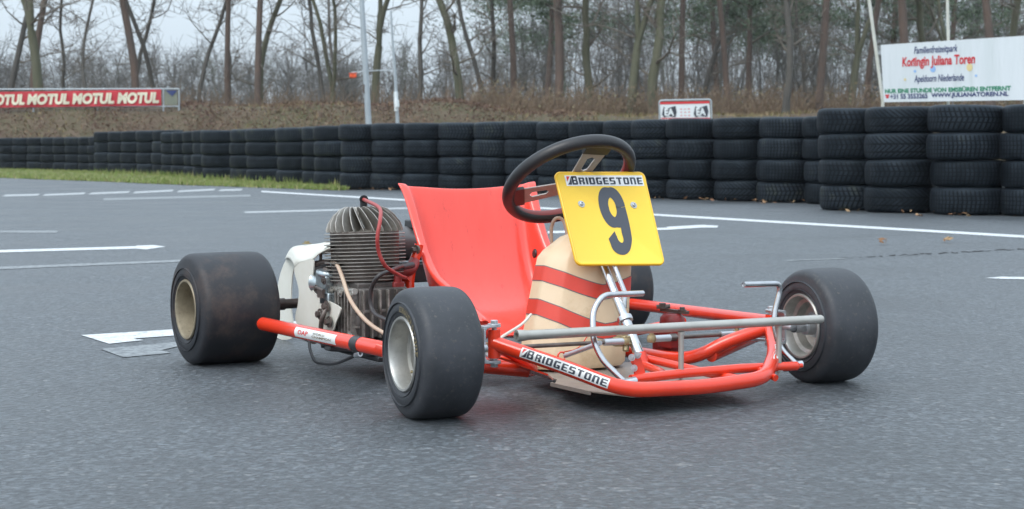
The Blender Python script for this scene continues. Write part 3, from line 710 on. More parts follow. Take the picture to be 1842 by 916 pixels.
# ---- rear axle, sprocket, bearings, brake
mb = MB(); mb.tube([(0, -.56, RR), (0, .56, RR)], .0125, 20); mb.tube([(0, -.475, RR), (0, -.40, RR)], .0155, 18); mb.build('rear_axle', 'iron', kart)
for yy in (-.2, .2):
    mb = MB(); mb.lathe([(.014, -.012), (.034, -.012), (.034, .012), (.014, .012)], (0, yy, RR), (0, 1, 0), 24); mb.box((0, yy, .105), (.05, .016, .05)); mb.build('axle_bearing', 'darkred', kart)
mb = MB(); vs = []; nt_ = 52; yS = -.30
for i in range(nt_*4):
    a = 2*math.pi*i/(nt_*4); r = .098 if i % 4 in (0, 1) else .1045; vs.append(Vector((r*math.cos(a), yS, RR+r*math.sin(a))))
mb.prism(vs, (0, .004, 0), 0); mb.lathe([(.013, -.012), (.035, -.012), (.037, -.006), (.06, -.005), (.06, 0)], (0, yS, RR), (0, 1, 0), 24)
mb.build('sprocket', 'iron', kart)
mb = MB()
for i in range(46):      # chain links round the sprocket, then forward to the engine
    a = R(70+i*5); mb.box((.1035*math.cos(a), yS+.002, RR+.1035*math.sin(a)), (.0085, .013, .007), 0, Matrix.Rotation(-(a+R(90)), 3, 'Y'))
for k in range(26):
    for (z0, z1) in ((RR+.099, .172), (RR-.100, .108)):
        t = k/25; mb.box((.03+t*.25, yS+.002, z0*(1-t)+z1*t), (.0085, .013, .007))
mb.build('drive_chain', 'cable', kart)
mb = MB(); mb.lathe([(.014, -.004), (.085, -.004), (.085, .004), (.014, .004)], (0, .33, RR), (0, 1, 0), 40); mb.build('brake_disc', 'steel', kart)

# ---- milky plastic chain guard: plates both sides of the chain joined by a strip over the top
def plate_from(px, y, th, nm, mt, sub=5):
    P = [at(a_, b_, y=y) for a_, b_ in px]; P = catmull(P, sub, True); mb = MB(); n = len(P)
    c = sum(P, Vector())/n
    mb.add(P+[p+Vector((0, th, 0)) for p in P], [(i, (i+1) % n, n+(i+1) % n, n+i) for i in range(n)], 0, True)
    fs = [tuple(q) for q in tessellate_polygon([[Vector((p.x, p.z, 0)) for p in P]])]
    mb.add(P, fs, 0, False); mb.add([p+Vector((0, th, 0)) for p in P], [q[::-1] for q in fs], 0, False)
    return mb.build(nm, mt, kart, sharp=50)
g_front = plate_from([(531, 478), (545, 470), (563, 467), (562, 500), (562, 522), (575, 534), (598, 545), (611, 553), (612, 560), (604, 580), (596, 598), (570, 597), (542, 590), (531, 574), (536, 545), (537, 520), (530, 492)], -.43, .003, 'chain_guard_plate', 'guard')
g_back = plate_from([(555, 443), (592, 441), (596, 455), (560, 460), (536, 468), (527, 490), (524, 520), (524, 560), (527, 606), (497, 606), (497, 560), (499, 520), (505, 490), (518, 460), (530, 445)], -.245, .003, 'chain_guard_plate', 'guard')
# wrap strip over the top between the two
outf = [at(a_, b_, y=-.43) for a_, b_ in [(531, 480), (540, 472), (563, 466), (575, 456), (594, 446)]]
outb = [at(a_, b_, y=-.245) for a_, b_ in [(513, 466), (526, 446), (553, 441), (575, 440), (597, 438)]]
mb = MB(); A_ = catmull(outf, 5); B_ = catmull(outb, 5); rows = []
for i, (p, q) in enumerate(zip(A_, B_)):
    rows.append([p*(1-t)+q*t+Vector((0, 0, .010*math.sin(math.pi*t))) for t in (0, .25, .5, .75, 1)])
mb.add([v for r_ in rows for v in r_], [(i*5+j, i*5+j+1, i*5+j+6, i*5+j+5) for i in range(len(rows)-1) for j in range(4)])
mb.build('chain_guard_strip', 'guard', kart, solid=.003)
mb = MB(); mb.bolt(at(552, 443, y=-.29)+Vector((0, 0, .006)), (0, 0, 1), .007, .007); mb.build('guard_bolt', 'brass', kart)

# ---- engine
EX, EY = .330, -.335
def emb(): return MB()
mb = emb()       # crankcase with upright ribs
mb.box((EX+.045, EY, .150), (.125, .125, .115)); mb.lathe([(.0001, -.07), (.050, -.07), (.058, -.062), (.058, .062), (.05, .07), (.0001, .07)], (EX+.05, EY, .128), (0, 1, 0), 32)
mb.box((EX+.035, EY, .209), (.115, .12, .022))
eng = mb.build('engine', 'castdark', kart, bevel=.004)
mb = emb()
for k in range(7):
    x = EX-.008+k*.0175; mb.box((x, EY-.0700, .148), (.0048, .020, .112))
for k in range(6):
    y = EY-.055+k*.021; mb.box((EX+.110, y, .148), (.018, .0048, .112))
mb.box((EX+.045, EY-.0655, .155), (.125, .012, .007)); mb.box((EX+.045, EY-.0655, .118), (.125, .010, .005)); mb.box((EX+.105, EY, .155), (.008, .12, .007))
mb.build('crankcase_rib', 'cast', eng, bevel=.001)
mb = emb()
for p in ((EX-.008, EY-.080, .197), (EX+.098, EY-.078, .195), (EX-.008, EY-.078, .102), (EX+.09, EY-.078, .1), (EX+.045, EY-.080, .196)):
    mb.bolt(p, (0, -1, 0), .006, .007); mb.build('crankcase_bolt', 'steel', eng); mb = emb()
mb.tube([(EX-.012, EY-.072, .2), (EX+.105, EY-.072, .202)], .0075, 12); mb.build('cross_stud', 'steel', eng); mb = emb(); mb.tube([(EX+.03, EY-.075, .204), (EX+.03, EY-.01, .21)], .016, 14)
mb.build('inlet_stub', 'steel', eng)
# stacked horizontal fins
def fin_outline(r, n=64, e=2.12):
    o = []
    for i in range(n):
        a = 2*math.pi*i/n; c, s = math.cos(a), math.sin(a); o.append((r*abs(c)**(2/e)*(1 if c > 0 else -1), r*abs(s)**(2/e)*(1 if s > 0 else -1)))
    return o
TILT = Matrix.Rotation(R(-3), 3, 'Y')
def ep(x, y, z):   # cylinder frame, slightly tipped
    v = TILT @ Vector((x, y, z)); return Vector((EX+.012, EY, .218))+v
NF = 14; zt = 0
mb = emb(); mb.lathe([(.080, 0), (.082, .116)], ep(0, 0, 0), TILT @ Vector((0, 0, 1)), 32, 1)
rng = random.Random(4)
for k in range(NF):
    z = .002+k*.0083; r = .0855+.0095*min(1, k/5.); r += rng.uniform(-.0007, .0007)
    o = fin_outline(r); n = len(o); th = .0024
    ii = [(x*.55, y*.55) for x, y in o]; e2 = [(x*.985, y*.985) for x, y in o]
    L4 = [[ep(x, y, z) for x, y in ii], [ep(x, y, z) for x, y in e2], [ep(x, y, z+th*.3) for x, y in o], [ep(x, y, z+th*.7) for x, y in o], [ep(x, y, z+th) for x, y in e2], [ep(x, y, z+th) for x, y in ii]]
    mb.add([v for r_ in L4 for v in r_], [(q*n+i, q*n+(i+1) % n, (q+1)*n+(i+1) % n, (q+1)*n+i) for q in range(5) for i in range(n)], 0, True)
mb.build('cylinder_fins', ['fin', 'iron'], eng, sharp=40)
# sunburst head: upright plates fanned around the plug
mb = emb(); zb = .000+NF*.0083
mb.lathe([(.0001, .012), (.02, .012), (.045, .006), (.078, .003), (.079, 0), (.0001, 0)], ep(0, 0, zb-.003), TILT @ Vector((0, 0, 1)), 32)
for k in range(24):
    a = 2*math.pi*k/24+.06; c, s_ = math.cos(a), math.sin(a); jt = rng.uniform(-.05, .05); lean = .38+jt
    prof = [(.018, .004), (.016, .056), (.036, .060), (.054, .054), (.072, .040), (.086, .022), (.0915, .006), (.090, .0), (.05, .0)]
    pts = [ep(c*r-s_*(-z*lean), s_*r+c*(-z*lean), zb+z) for r, z in prof]
    mb.prism(pts, TILT @ Vector((-s_*.0024, c*.0024, .0)))
mb.build('cylinder_head_fins', 'fin', eng, bevel=.0006)
mb = emb(); mb.lathe([(.0001, .012), (.008, .012), (.0085, .03), (.0055, .031), (.0055, .056), (.0001, .056)], ep(0, 0, zb), TILT @ Vector((0, 0, 1)), 16)
mb.lathe([(.0095, .028), (.0095, .036)], ep(0, 0, zb), TILT @ Vector((0, 0, 1)), 6, smooth=False); mb.build('spark_plug', 'white', eng)
pt = ep(0, 0, zb+.060); mb = emb()
cdirp = (at(676, 366, y=EY)-at(661, 366, y=EY)); tip = pt+Vector((.022, -.010, .017))
mb.tube(bend([pt+Vector((0, 0, -.014)), pt+Vector((0, 0, .017)), tip], .008), .0088, 14); mb.tube([tip-(tip-pt-Vector((0, 0, .017)))*.5, tip], .0105, 14)
mb.build('spark_plug_cap', 'black', eng)
tp = tip
mb = emb(); mb.tube(catmull([tp, at(682, 374, y=EY-.05), at(684, 395, y=EY-.09), at(679, 425, y=EY-.105), at(681, 452, y=EY-.10), at(692, 477, y=EY-.085), at(707, 489, y=EY-.05), at(722, 497, y=EY+.02), at(730, 500, y=EY+.06)], 7), .0044, 12)
mb.build('ignition_lead', 'lead', kart)
mb = emb(); mb.tube(catmull([at(738, 478, y=-.25), at(720, 480, y=-.30), at(700, 488, y=-.38), at(680, 498, y=-.415), at(668, 520, y=-.42), at(667, 548, y=-.42), at(675, 565, y=-.42), at(700, 578, y=-.42)], 7), .0050, 12)
mb.build('ignition_lead', 'cable', kart)
mb = emb(); mb.tube([at(742, 477, y=-.245), at(722, 481, y=-.29)], .0075, 12); mb.build('lead_end_boot', 'black', kart)
mb = emb(); mb.tube(catmull([at(597, 472, y=-.41), at(606, 476, y=-.42), at(616, 500, y=-.425), at(628, 535, y=-.43), at(645, 562, y=-.43), at(668, 585, y=-.43), at(700, 605, y=-.43)], 7), .0048, 12)
mb.build('fuel_hose', 'hose', kart)
# carburettor: body, round diaphragm cover, intake bell, levers
cc = at(590, 509, y=-.405)
mb = emb(); mb.box(cc+Vector((.010, 0, .0)), (.056, .050, .044), 0, Matrix.Rotation(R(8), 3, 'Y')); mb.box(cc+Vector((.03, 0, -.035)), (.05, .05, .03))
mb.lathe([(.0001, .030), (.030, .030), (.034, .026), (.034, .018), (.030, .016)], cc+Vector((.010, 0, .002)), Vector((.1, 0, 1)).normalized(), 28)
mb.build('carburettor', 'carb', eng, bevel=.003)
mb = emb(); ax = Vector((-1, -.28, .02)).normalized(); o_ = cc+Vector((-.016, -.004, -.002))
mb.lathe([(.019, 0), (.020, .016), (.0235, .026), (.0245, .028), (.0225, .0285), (.018, .018), (.016, 0), (.0001, -.002)], o_, ax, 28); mb.build('intake_bell', 'carb', eng)
mb = emb()
mb.lathe([(.0001, .036), (.016, .036), (.018, .032), (.018, .028)], cc+Vector((.010, 0, .002)), Vector((.1, 0, 1)).normalized(), 24)
mb.tube(catmull([at(567, 477, y=-.42), at(578, 472, y=-.41), at(595, 471, y=-.40), at(612, 467, y=-.36)], 5), .0065, 12)
mb.tube([at(577, 455, y=-.41), at(577, 474, y=-.41)], .004, 8)
mb.tube([cc+Vector((.0, -.03, -.01)), cc+Vector((.05, -.034, -.014))], .004, 8); mb.box(cc+Vector((.03, -.032, -.022)), (.03, .006, .02)); mb.bolt(cc+Vector((.045, -.03, .01)), (0, -1, 0), .006, .006); mb.bolt(cc+Vector((-.005, -.028, -.012)), (0, -1, 0), .005, .006)
for p in ((.06, -.03, -.05), (.035, -.035, -.07), (.075, -.03, -.085)): mb.bolt(cc+Vector(p), (0, -1, 0), .008, .012)
mb.tube(bend([cc+Vector((.06, -.03, -.05)), cc+Vector((.065, -.045, -.075)), cc+Vector((.045, -.04, -.105))], .02), .006, 10)
mb.build('carburettor_fittings', 'iron', eng)
mb = emb(); mb.box(cc+Vector((.060, .020, -.060)), (.05, .04, .06)); mb.box(cc+Vector((.050, .02, -.005)), (.03, .05, .035)); mb.build('inlet_manifold', 'cast', eng, bevel=.005)
# mount
mb = emb(); mb.prism([(.19, -.41, .082), (.245, -.41, .058), (.50, -.41, .058), (.50, -.41, .088), (.25, -.41, .088), (.20, -.41, .10)], (0, .17, 0)); mb.box((.36, -.31, .052), (.32, .16, .012)); mb.bar((.56, -.19, .046), (.56, -.535, .092), .03, .012)
mb.build('engine_mount', 'black', kart, bevel=.003)
mb = emb(); mb.tube(bend([at(556, 606, y=-.46), at(557, 628, y=-.47), at(566, 652, y=-.48), at(600, 657, y=-.49), at(648, 636, y=-.50)], .06, 8), .0035, 10); mb.build('brake_cable', 'black', kart)
mb = emb(); mb.tube([at(648, 637, y=-.50), at(640, 640, y=-.50)], .006, 10); mb.build('cable_end', 'zinc', kart)
mb = emb(); mb.tube([at(545, 604, y=-.44), at(565, 612, y=-.45)], .010, 12); mb.build('cable_bracket', 'iron', kart)
# magneto cover and coil
mb = emb(); mb.lathe([(.0001, .0), (.045, 0), (.048, -.01), (.048, -.03), (.04, -.034)], (EX+.02, EY+.112, .14), (0, 1, 0), 28); mb.build('magneto_cover', 'cast', eng)
cp = at(712, 512, y=-.29); mb = emb(); mb.box(cp+Vector((.005, 0, -.012)), (.030, .03, .04)); mb.lathe([(.0001, .012), (.009, .010), (.010, 0), (.010, -.03)], cp+Vector((.01, 0, .018)), (0, 0, 1), 18); mb.build('ignition_coil', 'darkred', kart, bevel=.004)
mb = emb(); mb.tube(bend([(EX+.03, EY+.02, .235), (EX+.05, EY+.10, .24), (EX+.03, EY+.12, .26)], .02), .014, 12); mb.build('exhaust_elbow', 'darkred', kart)
# exhaust can behind the seat
e0 = at(716, 440, y=-.27); e1 = Vector((-.03, .18, .275)); e0 = at(724, 438, x=-.03)
mb = emb(); ed = (e1-e0).normalized()
mb.tube([e0-ed*.14, e0-ed*.06, e0-ed*.02, e1, e1+ed*.05, e1+ed*.10], [.022, .026, .046, .046, .024, .022], 28)
mb.build('exhaust_silencer', 'exh', kart)
mb = emb(); mb.box(e0+Vector((.02, .06, .052)), (.06, .10, .022)); mb.build('silencer_clip', 'black', kart, bevel=.004); mb = emb(); mb.box(e0+Vector((.03, .05, -.075)), (.07, .16, .05)); mb.build('silencer_bracket', 'black', kart, bevel=.004)

# ---- pump and its lever on the far main tube
bp_ = at(1209, 598, y=.25)
mb = MB(); mb.lathe([(.0001, .045), (.020, .045), (.028, .036), (.030, .02), (.027, .012), (.027, -.05), (.0001, -.05)], bp_, (0, 0, 1), 28); mb.box(bp_+Vector((.03, -.03, -.008)), (.05, .03, .045)); mb.box(bp_+Vector((-.02, .0, -.02)), (.05, .05, .05))
mb.build('brake_master_cylinder', 'darkred', kart, bevel=.003)
mb = MB(); q = bp_+Vector((0, 0, .052)); mb.bar(q+Vector((-.03, -.01, .0)), q+Vector((.035, .02, -.004)), .012, .007); mb.bolt(q+Vector((-.025, -.01, .003)), (0, 0, 1), .008, .012); mb.tube([q+Vector((-.035, -.02, .006)), q+Vector((-.015, .005, .008))], .005, 8); mb.bolt(q+Vector((.02, .014, 0)), (0, 0, 1), .006, .008)
mb.build('brake_lever', 'iron', kart)
mb = MB(); mb.tube([bp_+Vector((.055, -.05, -.004)), bp_+Vector((.055, -.03, -.004))], .009, 14); mb.build('outlet_union', 'iron', kart)
# hanging sticker scroll on the front leg beside the front wheel
mb = MB(); s0, s1 = len(front)-9, len(front)-4
def onl(u, v, rr=r1+.0006):
    q, t = smooth_c(s0+(s1-s0)*u); vd = (_ko-q).normalized(); vd = (vd-t*vd.dot(t)).normalized(); sd = t.cross(vd); A = R(v); return q+(vd*math.cos(A)+sd*math.sin(A))*rr
put_text(mb, 'Swiss', (.1, 0, .9, 45), onl, 0, .01, .3, 2); mb.build('script_decal', 'white', kart)

# ================================================================ GROUND
def smooth(t): t = max(0., min(1., t)); return t*t*(3-2*t)
RIDGE = [(-3000, 190), (0, 195), (49, 193), (300, 192), (550, 190), (650, 191), (720, 187), (780, 185), (850, 189), (905, 198), (960, 207), (1200, 209), (1500, 206), (1900, 205), (4000, 205)]
def hz(X, Y):
    if Y < 40: return -.012
    px = 921+FPX*X/Y*1.0; py = float(np.interp(px, [a for a, b in RIDGE], [b for a, b in RIDGE])); H = CAM_H+(268-py)/FPX*50
    n = .12*math.sin(X*1.7+Y*.6)+.07*math.sin(X*4.1+1.3*Y)
    t = smooth((Y-44.5)/5.5); far = 1-.15*smooth((Y-52)/10)
    return -.012+(H+.012+n*.35)*t*far
ys = [-40, -10, 5, 15, 25, 35, 40, 43]+[44+i*.5 for i in range(24)]+[57, 60, 65, 70, 80, 100, 140, 200, 300, 500, 900]
xs = [-900, -400, -200, -120, -80]+[-50+i*.8 for i in range(126)]+[60, 90, 130, 220, 400, 900]
mb = MB(); mb.add([(x, y, hz(x, y)) for y in ys for x in xs], [(j*len(xs)+i, j*len(xs)+i+1, (j+1)*len(xs)+i+1, (j+1)*len(xs)+i) for j in range(len(ys)-1) for i in range(len(xs)-1)])
M['earth'] = mat('leaf_strewn_bank', (.075, .045, .030), .9, var=(.070, .075, .028), vscale=.35, vdet=8, spots=(.12, .08, .055), sscale=3.5, sthr=(.45, .72), bump=.8, bscale=6, bdist=.08)
tag(mb.build('ground', 'earth', sharp=180), kind='structure')
mb = MB(); edge = [(-2.27, 21.35), (-3.6, 23.0), (-5.2, 25.0), (-6.6, 27.0), (-8.58, 29.5), (-12, 34.0), (-18, 41.0)]
rng = random.Random(2)
ee = [(a_+rng.uniform(-.08, .08), b_+rng.uniform(-.05, .05)) for a_, b_ in [(p.x, p.y) for p in catmull([(a_, b_, 0) for a_, b_ in edge], 6)]]
mb.add([(-40, -8, 0), (40, -8, 0), (40, 30, 0), (2.5, 24.5, 0)]+[(a_, b_, 0) for a_, b_ in ee]+[(-40, 43, 0)], [tuple(range(5+len(ee)))], 0, False)
tag(mb.build('asphalt_track', 'asphalt'), kind='structure')

# painted lines (quads given by bearings of their corners on the asphalt)
def mark(name, quads, m, z=.0018, wob=0.):
    mb = MB(); rg_ = random.Random(hash(name) % 99 if False else len(quads)*7+int(quads[0][0][0]))
    for q in quads:
        P = [gp(a_, b_) for a_, b_ in q]; P = [Vector((p.x, p.y, z)) for p in P]
        if wob and len(P) == 4:
            k_ = 14; top = [P[0].lerp(P[1], i/k_)+Vector((0, rg_.uniform(-wob, wob), 0)) for i in range(k_+1)]; bot = [P[3].lerp(P[2], i/k_)+Vector((0, rg_.uniform(-wob, wob), 0)) for i in range(k_+1)]
            mb.add(top+bot, [(i, i+1, k_+2+i, k_+1+i) for i in range(k_)], 0, False)
        else: mb.add(P, [tuple(range(len(P)))], 0, False)
    o = mb.build(name, m); bm = bmesh.new(); bm.from_mesh(o.data)
    for f in bm.faces:
        if f.normal.z < 0: f.normal_flip()
    bm.to_mesh(o.data); bm.free(); return tag(o, kind='structure')
mark('edge_line_marking', [[(470, 343.6), (1860, 425), (1860, 429.5), (470, 346)]], 'paint', wob=.006)
mark('grid_line_marking', [[(985, 416.5), (1200, 410), (1200, 414), (985, 420.5)], [(1200, 408.5), (1262, 405), (1262, 410), (1200, 414)], [(1262, 405), (1292, 406.5), (1290, 410), (1262, 410)]], 'paint')
mark('grid_line_marking', [[(440, 381.0), (736, 373.5), (736, 376.5), (440, 384)]], 'mid', wob=.01)
mark('grid_line_marking', [[(-20, 451), (245, 443.5), (245, 448), (-20, 455.5)], [(245, 442.5), (276, 441.5), (299, 444.5), (262, 449.5), (245, 448)]], 'paint')
mark('faded_line_marking', [[(-20, 481.5), (335, 467.5), (335, 471.5), (-20, 486)]], 'faint', wob=.006)
mark('faded_line_marking', [[(-20, 415.5), (108, 415.5), (100, 419.5), (-20, 419)]], 'faint')
mark('dashed_line_marking', [[(x0, y0), (x1, y1), (x1-4, y1+3.5), (x0-6, y0+3.5)] for x0, y0, x1, y1 in ((-30, 351, 0, 350), (10, 350.5, 72, 349), (82, 349.5, 155, 346.5), (165, 347, 234, 344), (244, 345, 313, 341.5), (323, 343, 388, 339.5), (398, 340.8, 437, 340))], 'mid', wob=.02)
mark('grid_line_marking', [[(186, 357), (450, 350.5), (452, 354), (186, 361)]], 'faint', wob=.01)
mark('start_box_marking', [[(146, 604), (330, 592.5), (560, 577), (560, 586), (330, 603.5), (240, 610), (259, 613), (196, 619.5)]], 'paint')
mark('worn_box_marking', [[(181, 629), (330, 615), (560, 597), (560, 605), (330, 622), (290, 631), (308, 636), (222, 644)]], 'faint')
mark('grid_line_marking', [[(1772, 501), (1800, 498.5), (1900, 500), (1900, 504), (1800, 502.5)]], 'paint')
mark('faded_line_marking', [[(1415, 469), (1520, 465), (1520, 466.4), (1415, 470.2)]], 'faint', wob=.004)
# crack
rng = random.Random(9); mb = MB(); P = []
for i in range(60):
    t = i/59; px = 1510+t*350; py = 465.5-t*18+rng.uniform(-1.1, 1.1); P.append((px, py, rng.uniform(.1, .9)*(1 if t > .2 else .5)))
for (a0, b0, w0), (a1, b1, w1) in zip(P[:-1], P[1:]):
    if rng.random() < .15: continue
    q = [gp(a0, b0-w0), gp(a1, b1-w1), gp(a1, b1+w1), gp(a0, b0+w0)]; mb.add([Vector((p.x, p.y, .0020)) for p in q], [(0, 1, 2, 3)], 0, False)
tag(mb.build('asphalt_crack', 'crack'), kind='structure')
mb = MB()

# ================================================================ TYRE BARRIER
def tread_mat(name, k, slant, ribs, depth=.6):
    m = bpy.data.materials.new(name); m.use_nodes = True; t = m.node_tree; L = t.links; N = t.nodes.new; b = t.nodes['Principled BSDF']
    tc = N('ShaderNodeTexCoord'); sx = N('ShaderNodeSeparateXYZ'); L.new(tc.outputs['Object'], sx.inputs[0])
    def mth(op, a, b_=None, c=None):
        n = N('ShaderNodeMath'); n.operation = op
        for i, v in enumerate((a, b_, c)):
            if v is None: continue
            if isinstance(v, (int, float)): n.inputs[i].default_value = v
            else: L.new(v, n.inputs[i])
        return n.outputs[0]
    ang = mth('ARCTAN2', sx.outputs[1], sx.outputs[0]); az = mth('ABSOLUTE', sx.outputs[2])
    ph = mth('ADD', mth('MULTIPLY', ang, k), mth('MULTIPLY', az, slant))
    s = mth('SINE', ph); g = mth('GREATER_THAN', s, .30)
    inb = mth('LESS_THAN', az, .088); g = mth('MULTIPLY', g, inb)
    rb = mth('GREATER_THAN', mth('SINE', mth('MULTIPLY', sx.outputs[2], ribs)), .72); rb = mth('MULTIPLY', rb, mth('LESS_THAN', az, .07))
    gr = mth('MAXIMUM', g, rb)
    n = N('ShaderNodeTexNoise'); n.inputs['Scale'].default_value = 9; n.inputs['Detail'].default_value = 6; L.new(tc.outputs['Object'], n.inputs['Vector'])
    oi = N('ShaderNodeObjectInfo')
    cr = N('ShaderNodeValToRGB'); e = cr.color_ramp.elements; e[0].position = .3; e[0].color = (.006, .0085, .012, 1); e[1].position = .72; e[1].color = (.020, .026, .034, 1)
    x_ = e.new(.88); x_.color = (.040, .046, .040, 1)
    L.new(mth('ADD', n.outputs['Fac'], mth('MULTIPLY', mth('SUBTRACT', oi.outputs['Random'], .5), .40)), cr.inputs[0])
    mm = N('ShaderNodeMix'); mm.data_type = 'RGBA'; L.new(mth('MULTIPLY', gr, .9), mm.inputs[0]); L.new(cr.outputs[0], mm.inputs[6]); mm.inputs[7].default_value = (.002, .002, .0025, 1)
    L.new(mm.outputs[2], b.inputs['Base Color']); b.inputs['Roughness'].default_value = .55; b.inputs['Specular IOR Level'].default_value = .2; b.inputs['Specular Tint'].default_value = (.7, .88, 1, 1)
    bp = N('ShaderNodeBump'); bp.inputs['Strength'].default_value = depth; bp.inputs['Distance'].default_value = .014
    L.new(mth('SUBTRACT', mth('MULTIPLY', n.outputs['Fac'], .2), gr), bp.inputs['Height']); L.new(bp.outputs[0], b.inputs['Normal'])
    return m
TM = [tread_mat('road_tyre_tread_%s' % c, *a) for c, a in (('blocks', (46, 60, 150)), ('chevrons', (40, 170, 95)), ('ribs', (56, 25, 190)))]
def barrier_mesh(m, D, h, seg=72):
    r = D/2; H2 = h/2; mb = MB()
    q = [(r*.62, -H2+.02), (r*.66, -H2+.004), (r*.78, -H2), (r*.89, -H2+.006), (r*.96, -H2+.020), (r*.988, -H2+.042), (r, -H2*.3), (r*1.002, 0)]
    q = q+[(a_, -b_) for a_, b_ in q[:-1][::-1]]+[(r*.60, H2-.035), (r*.75, 0), (r*.60, -H2+.035)]
    q = [(p.x, p.y) for p in catmull([(a_, b_, 0) for a_, b_ in q], 3, True)]; q.append(q[0])
    mb.lathe(q, (0, 0, 0), (0, 0, 1), seg)
    o = mb.build('barrier_tyre', m, sharp=180); me = o.data; bpy.data.objects.remove(o); return me
BD = .62
meshes = {}
def bmsh(k, h):
    key = (k, round(h, 3))
    if key not in meshes: meshes[key] = barrier_mesh(TM[k], BD, h)
    return meshes[key]
# stacks: (bearing of the left silhouette, distance or None to lean against the last one, tyre height, run)
runA = [(1800, 390.5), (1671, 388), (1557, 384), (1472, 379.5)]
runB = [1444, 1362, 1281, 1200, 1134, 1082, 1020, 965, 909, 850, 788, 725, 668, 612]
runC = [(565, 23.6), (543, 24.3), (498, 25.2), (443, 26.6), (414, 27.6), (363, 28.8)]
runD = [(347, 30.2), (330, 31.2), (310, 32.2), (290, 33.2)]
runE = [(275, 33.8), (247, 34.6), (219, 35.5), (195, 36.4), (170, 37.3)]
runF = [(160, 38.6), (142, 39.3), (118, 40.0), (97, 40.7), (75, 41.4), (50, 42.1), (25, 42.6), (0, 43.1), (-26, 43.6)]
ST = []
for px, py in runA:
    Y = gp(px+50, py).y+.27; ST.append(((px-921)/FPX*Y+BD/2, Y, .2215, 'A'))
X0_, Y_ = None, 16.15
for i, px in enumerate(runB):
    if i == 0: Y = Y_; X = (px-921)/FPX*Y+BD/2
    else:
        Y = Y_
        for _ in range(60):
            X = (px-921)/FPX*Y+BD/2
            if math.hypot(X-X0_, Y-Y_) >= BD*.985: break
            Y += .02
    ST.append((X, Y, .2125 if px > 950 else .216, 'B')); X0_, Y_ = X, Y
for run, h, nm in ((runC, .214, 'C'), (runD, .216, 'D'), (runE, .228, 'E'), (runF, .204, 'F')):
    for px, Y in run: ST.append(((px-921)/FPX*Y+BD/2, Y, h, nm))
ORD = ['first', 'second', 'third', 'fourth', 'fifth', 'sixth', 'seventh', 'eighth', 'ninth', 'tenth', 'eleventh', 'twelfth', 'thirteenth', 'fourteenth', 'fifteenth']
LV = ['bottom', 'second lowest', 'second highest', 'top']
RN = {'A': 'of the tall stacks below the white banner, counted from the right', 'B': 'of the long low run, counted left from the tall stacks',
      'C': 'past the long run, beside the end of the grass', 'D': 'of the slim group behind the grass strip', 'E': 'of the taller run below the end of the red banner', 'F': 'of the farthest low run below the red banner'}
SHORT = {'A': '{lv} tyre of tall barrier stack {n} counted from the right, under the white banner',
         'B': '{lv} tyre, {n} stack left of the tall stacks, in the long black run',
         'C': '{lv} tyre, {n} stack past the long run, where the grass ends',
         'D': '{lv} tyre, {n} stack of the narrow group standing behind the grass',
         'E': '{lv} tyre, {n} stack of the raised run near the red banner\'s end',
         'F': '{lv} tyre, {n} stack of the farthest low run under the red banner'}
NUM = ['one', 'two', 'three', 'four', 'five']
rng = random.Random(11); cnt = {}
for (X, Y, h, run) in ST:
    i = cnt.get(run, 0); cnt[run] = i+1
    k = {0: 2, 1: 2}.get(i, 1) if run == 'A' else rng.choice((0, 1, 0, 1, 2)); z = 0.
    if run == 'A' and i == 3: k = 0
    for lv in range(4):
        kk = k if rng.random() < .8 else rng.randrange(3)
        o = bpy.data.objects.new('barrier_tyre', bmsh(kk, h)); COL.objects.link(o)
        o.location = (X+rng.uniform(-.018, .018), Y+rng.uniform(-.025, .025), h/2+lv*h*.992+.001); o.rotation_euler = (R(rng.uniform(-.9, .9)), R(rng.uniform(-.9, .9)), rng.uniform(0, 6.28))
        s = rng.uniform(.985, 1.01); o.scale = (s, s, 1)
        tag(o, SHORT[run].format(lv=LV[lv], n=(NUM[i] if run == 'A' else ORD[i])), 'tyre', 'worn black car tyres stacked into a barrier')

# ================================================================ GRASS, LEAVES
def np_obj(name, V, F, mats, mi=None, smooth=False):
    me = bpy.data.meshes.new(name); V = np.asarray(V, np.float32); F = np.asarray(F, np.int32); k = F.shape[1]
    me.vertices.add(len(V)); me.vertices.foreach_set('co', V.ravel()); me.loops.add(F.size); me.loops.foreach_set('vertex_index', F.ravel())
    me.polygons.add(len(F)); me.polygons.foreach_set('loop_start', np.arange(0, F.size, k, dtype=np.int32)); me.polygons.foreach_set('loop_total', np.full(len(F), k, np.int32))
    for m in mats: me.materials.append(m)
    if mi is not None: me.polygons.foreach_set('material_index', np.asarray(mi, np.int32))
    me.polygons.foreach_set('use_smooth', np.full(len(F), smooth)); me.update(); me.validate()
    o = bpy.data.objects.new(name, me); COL.objects.link(o); return o
RS = np.random.RandomState(5)
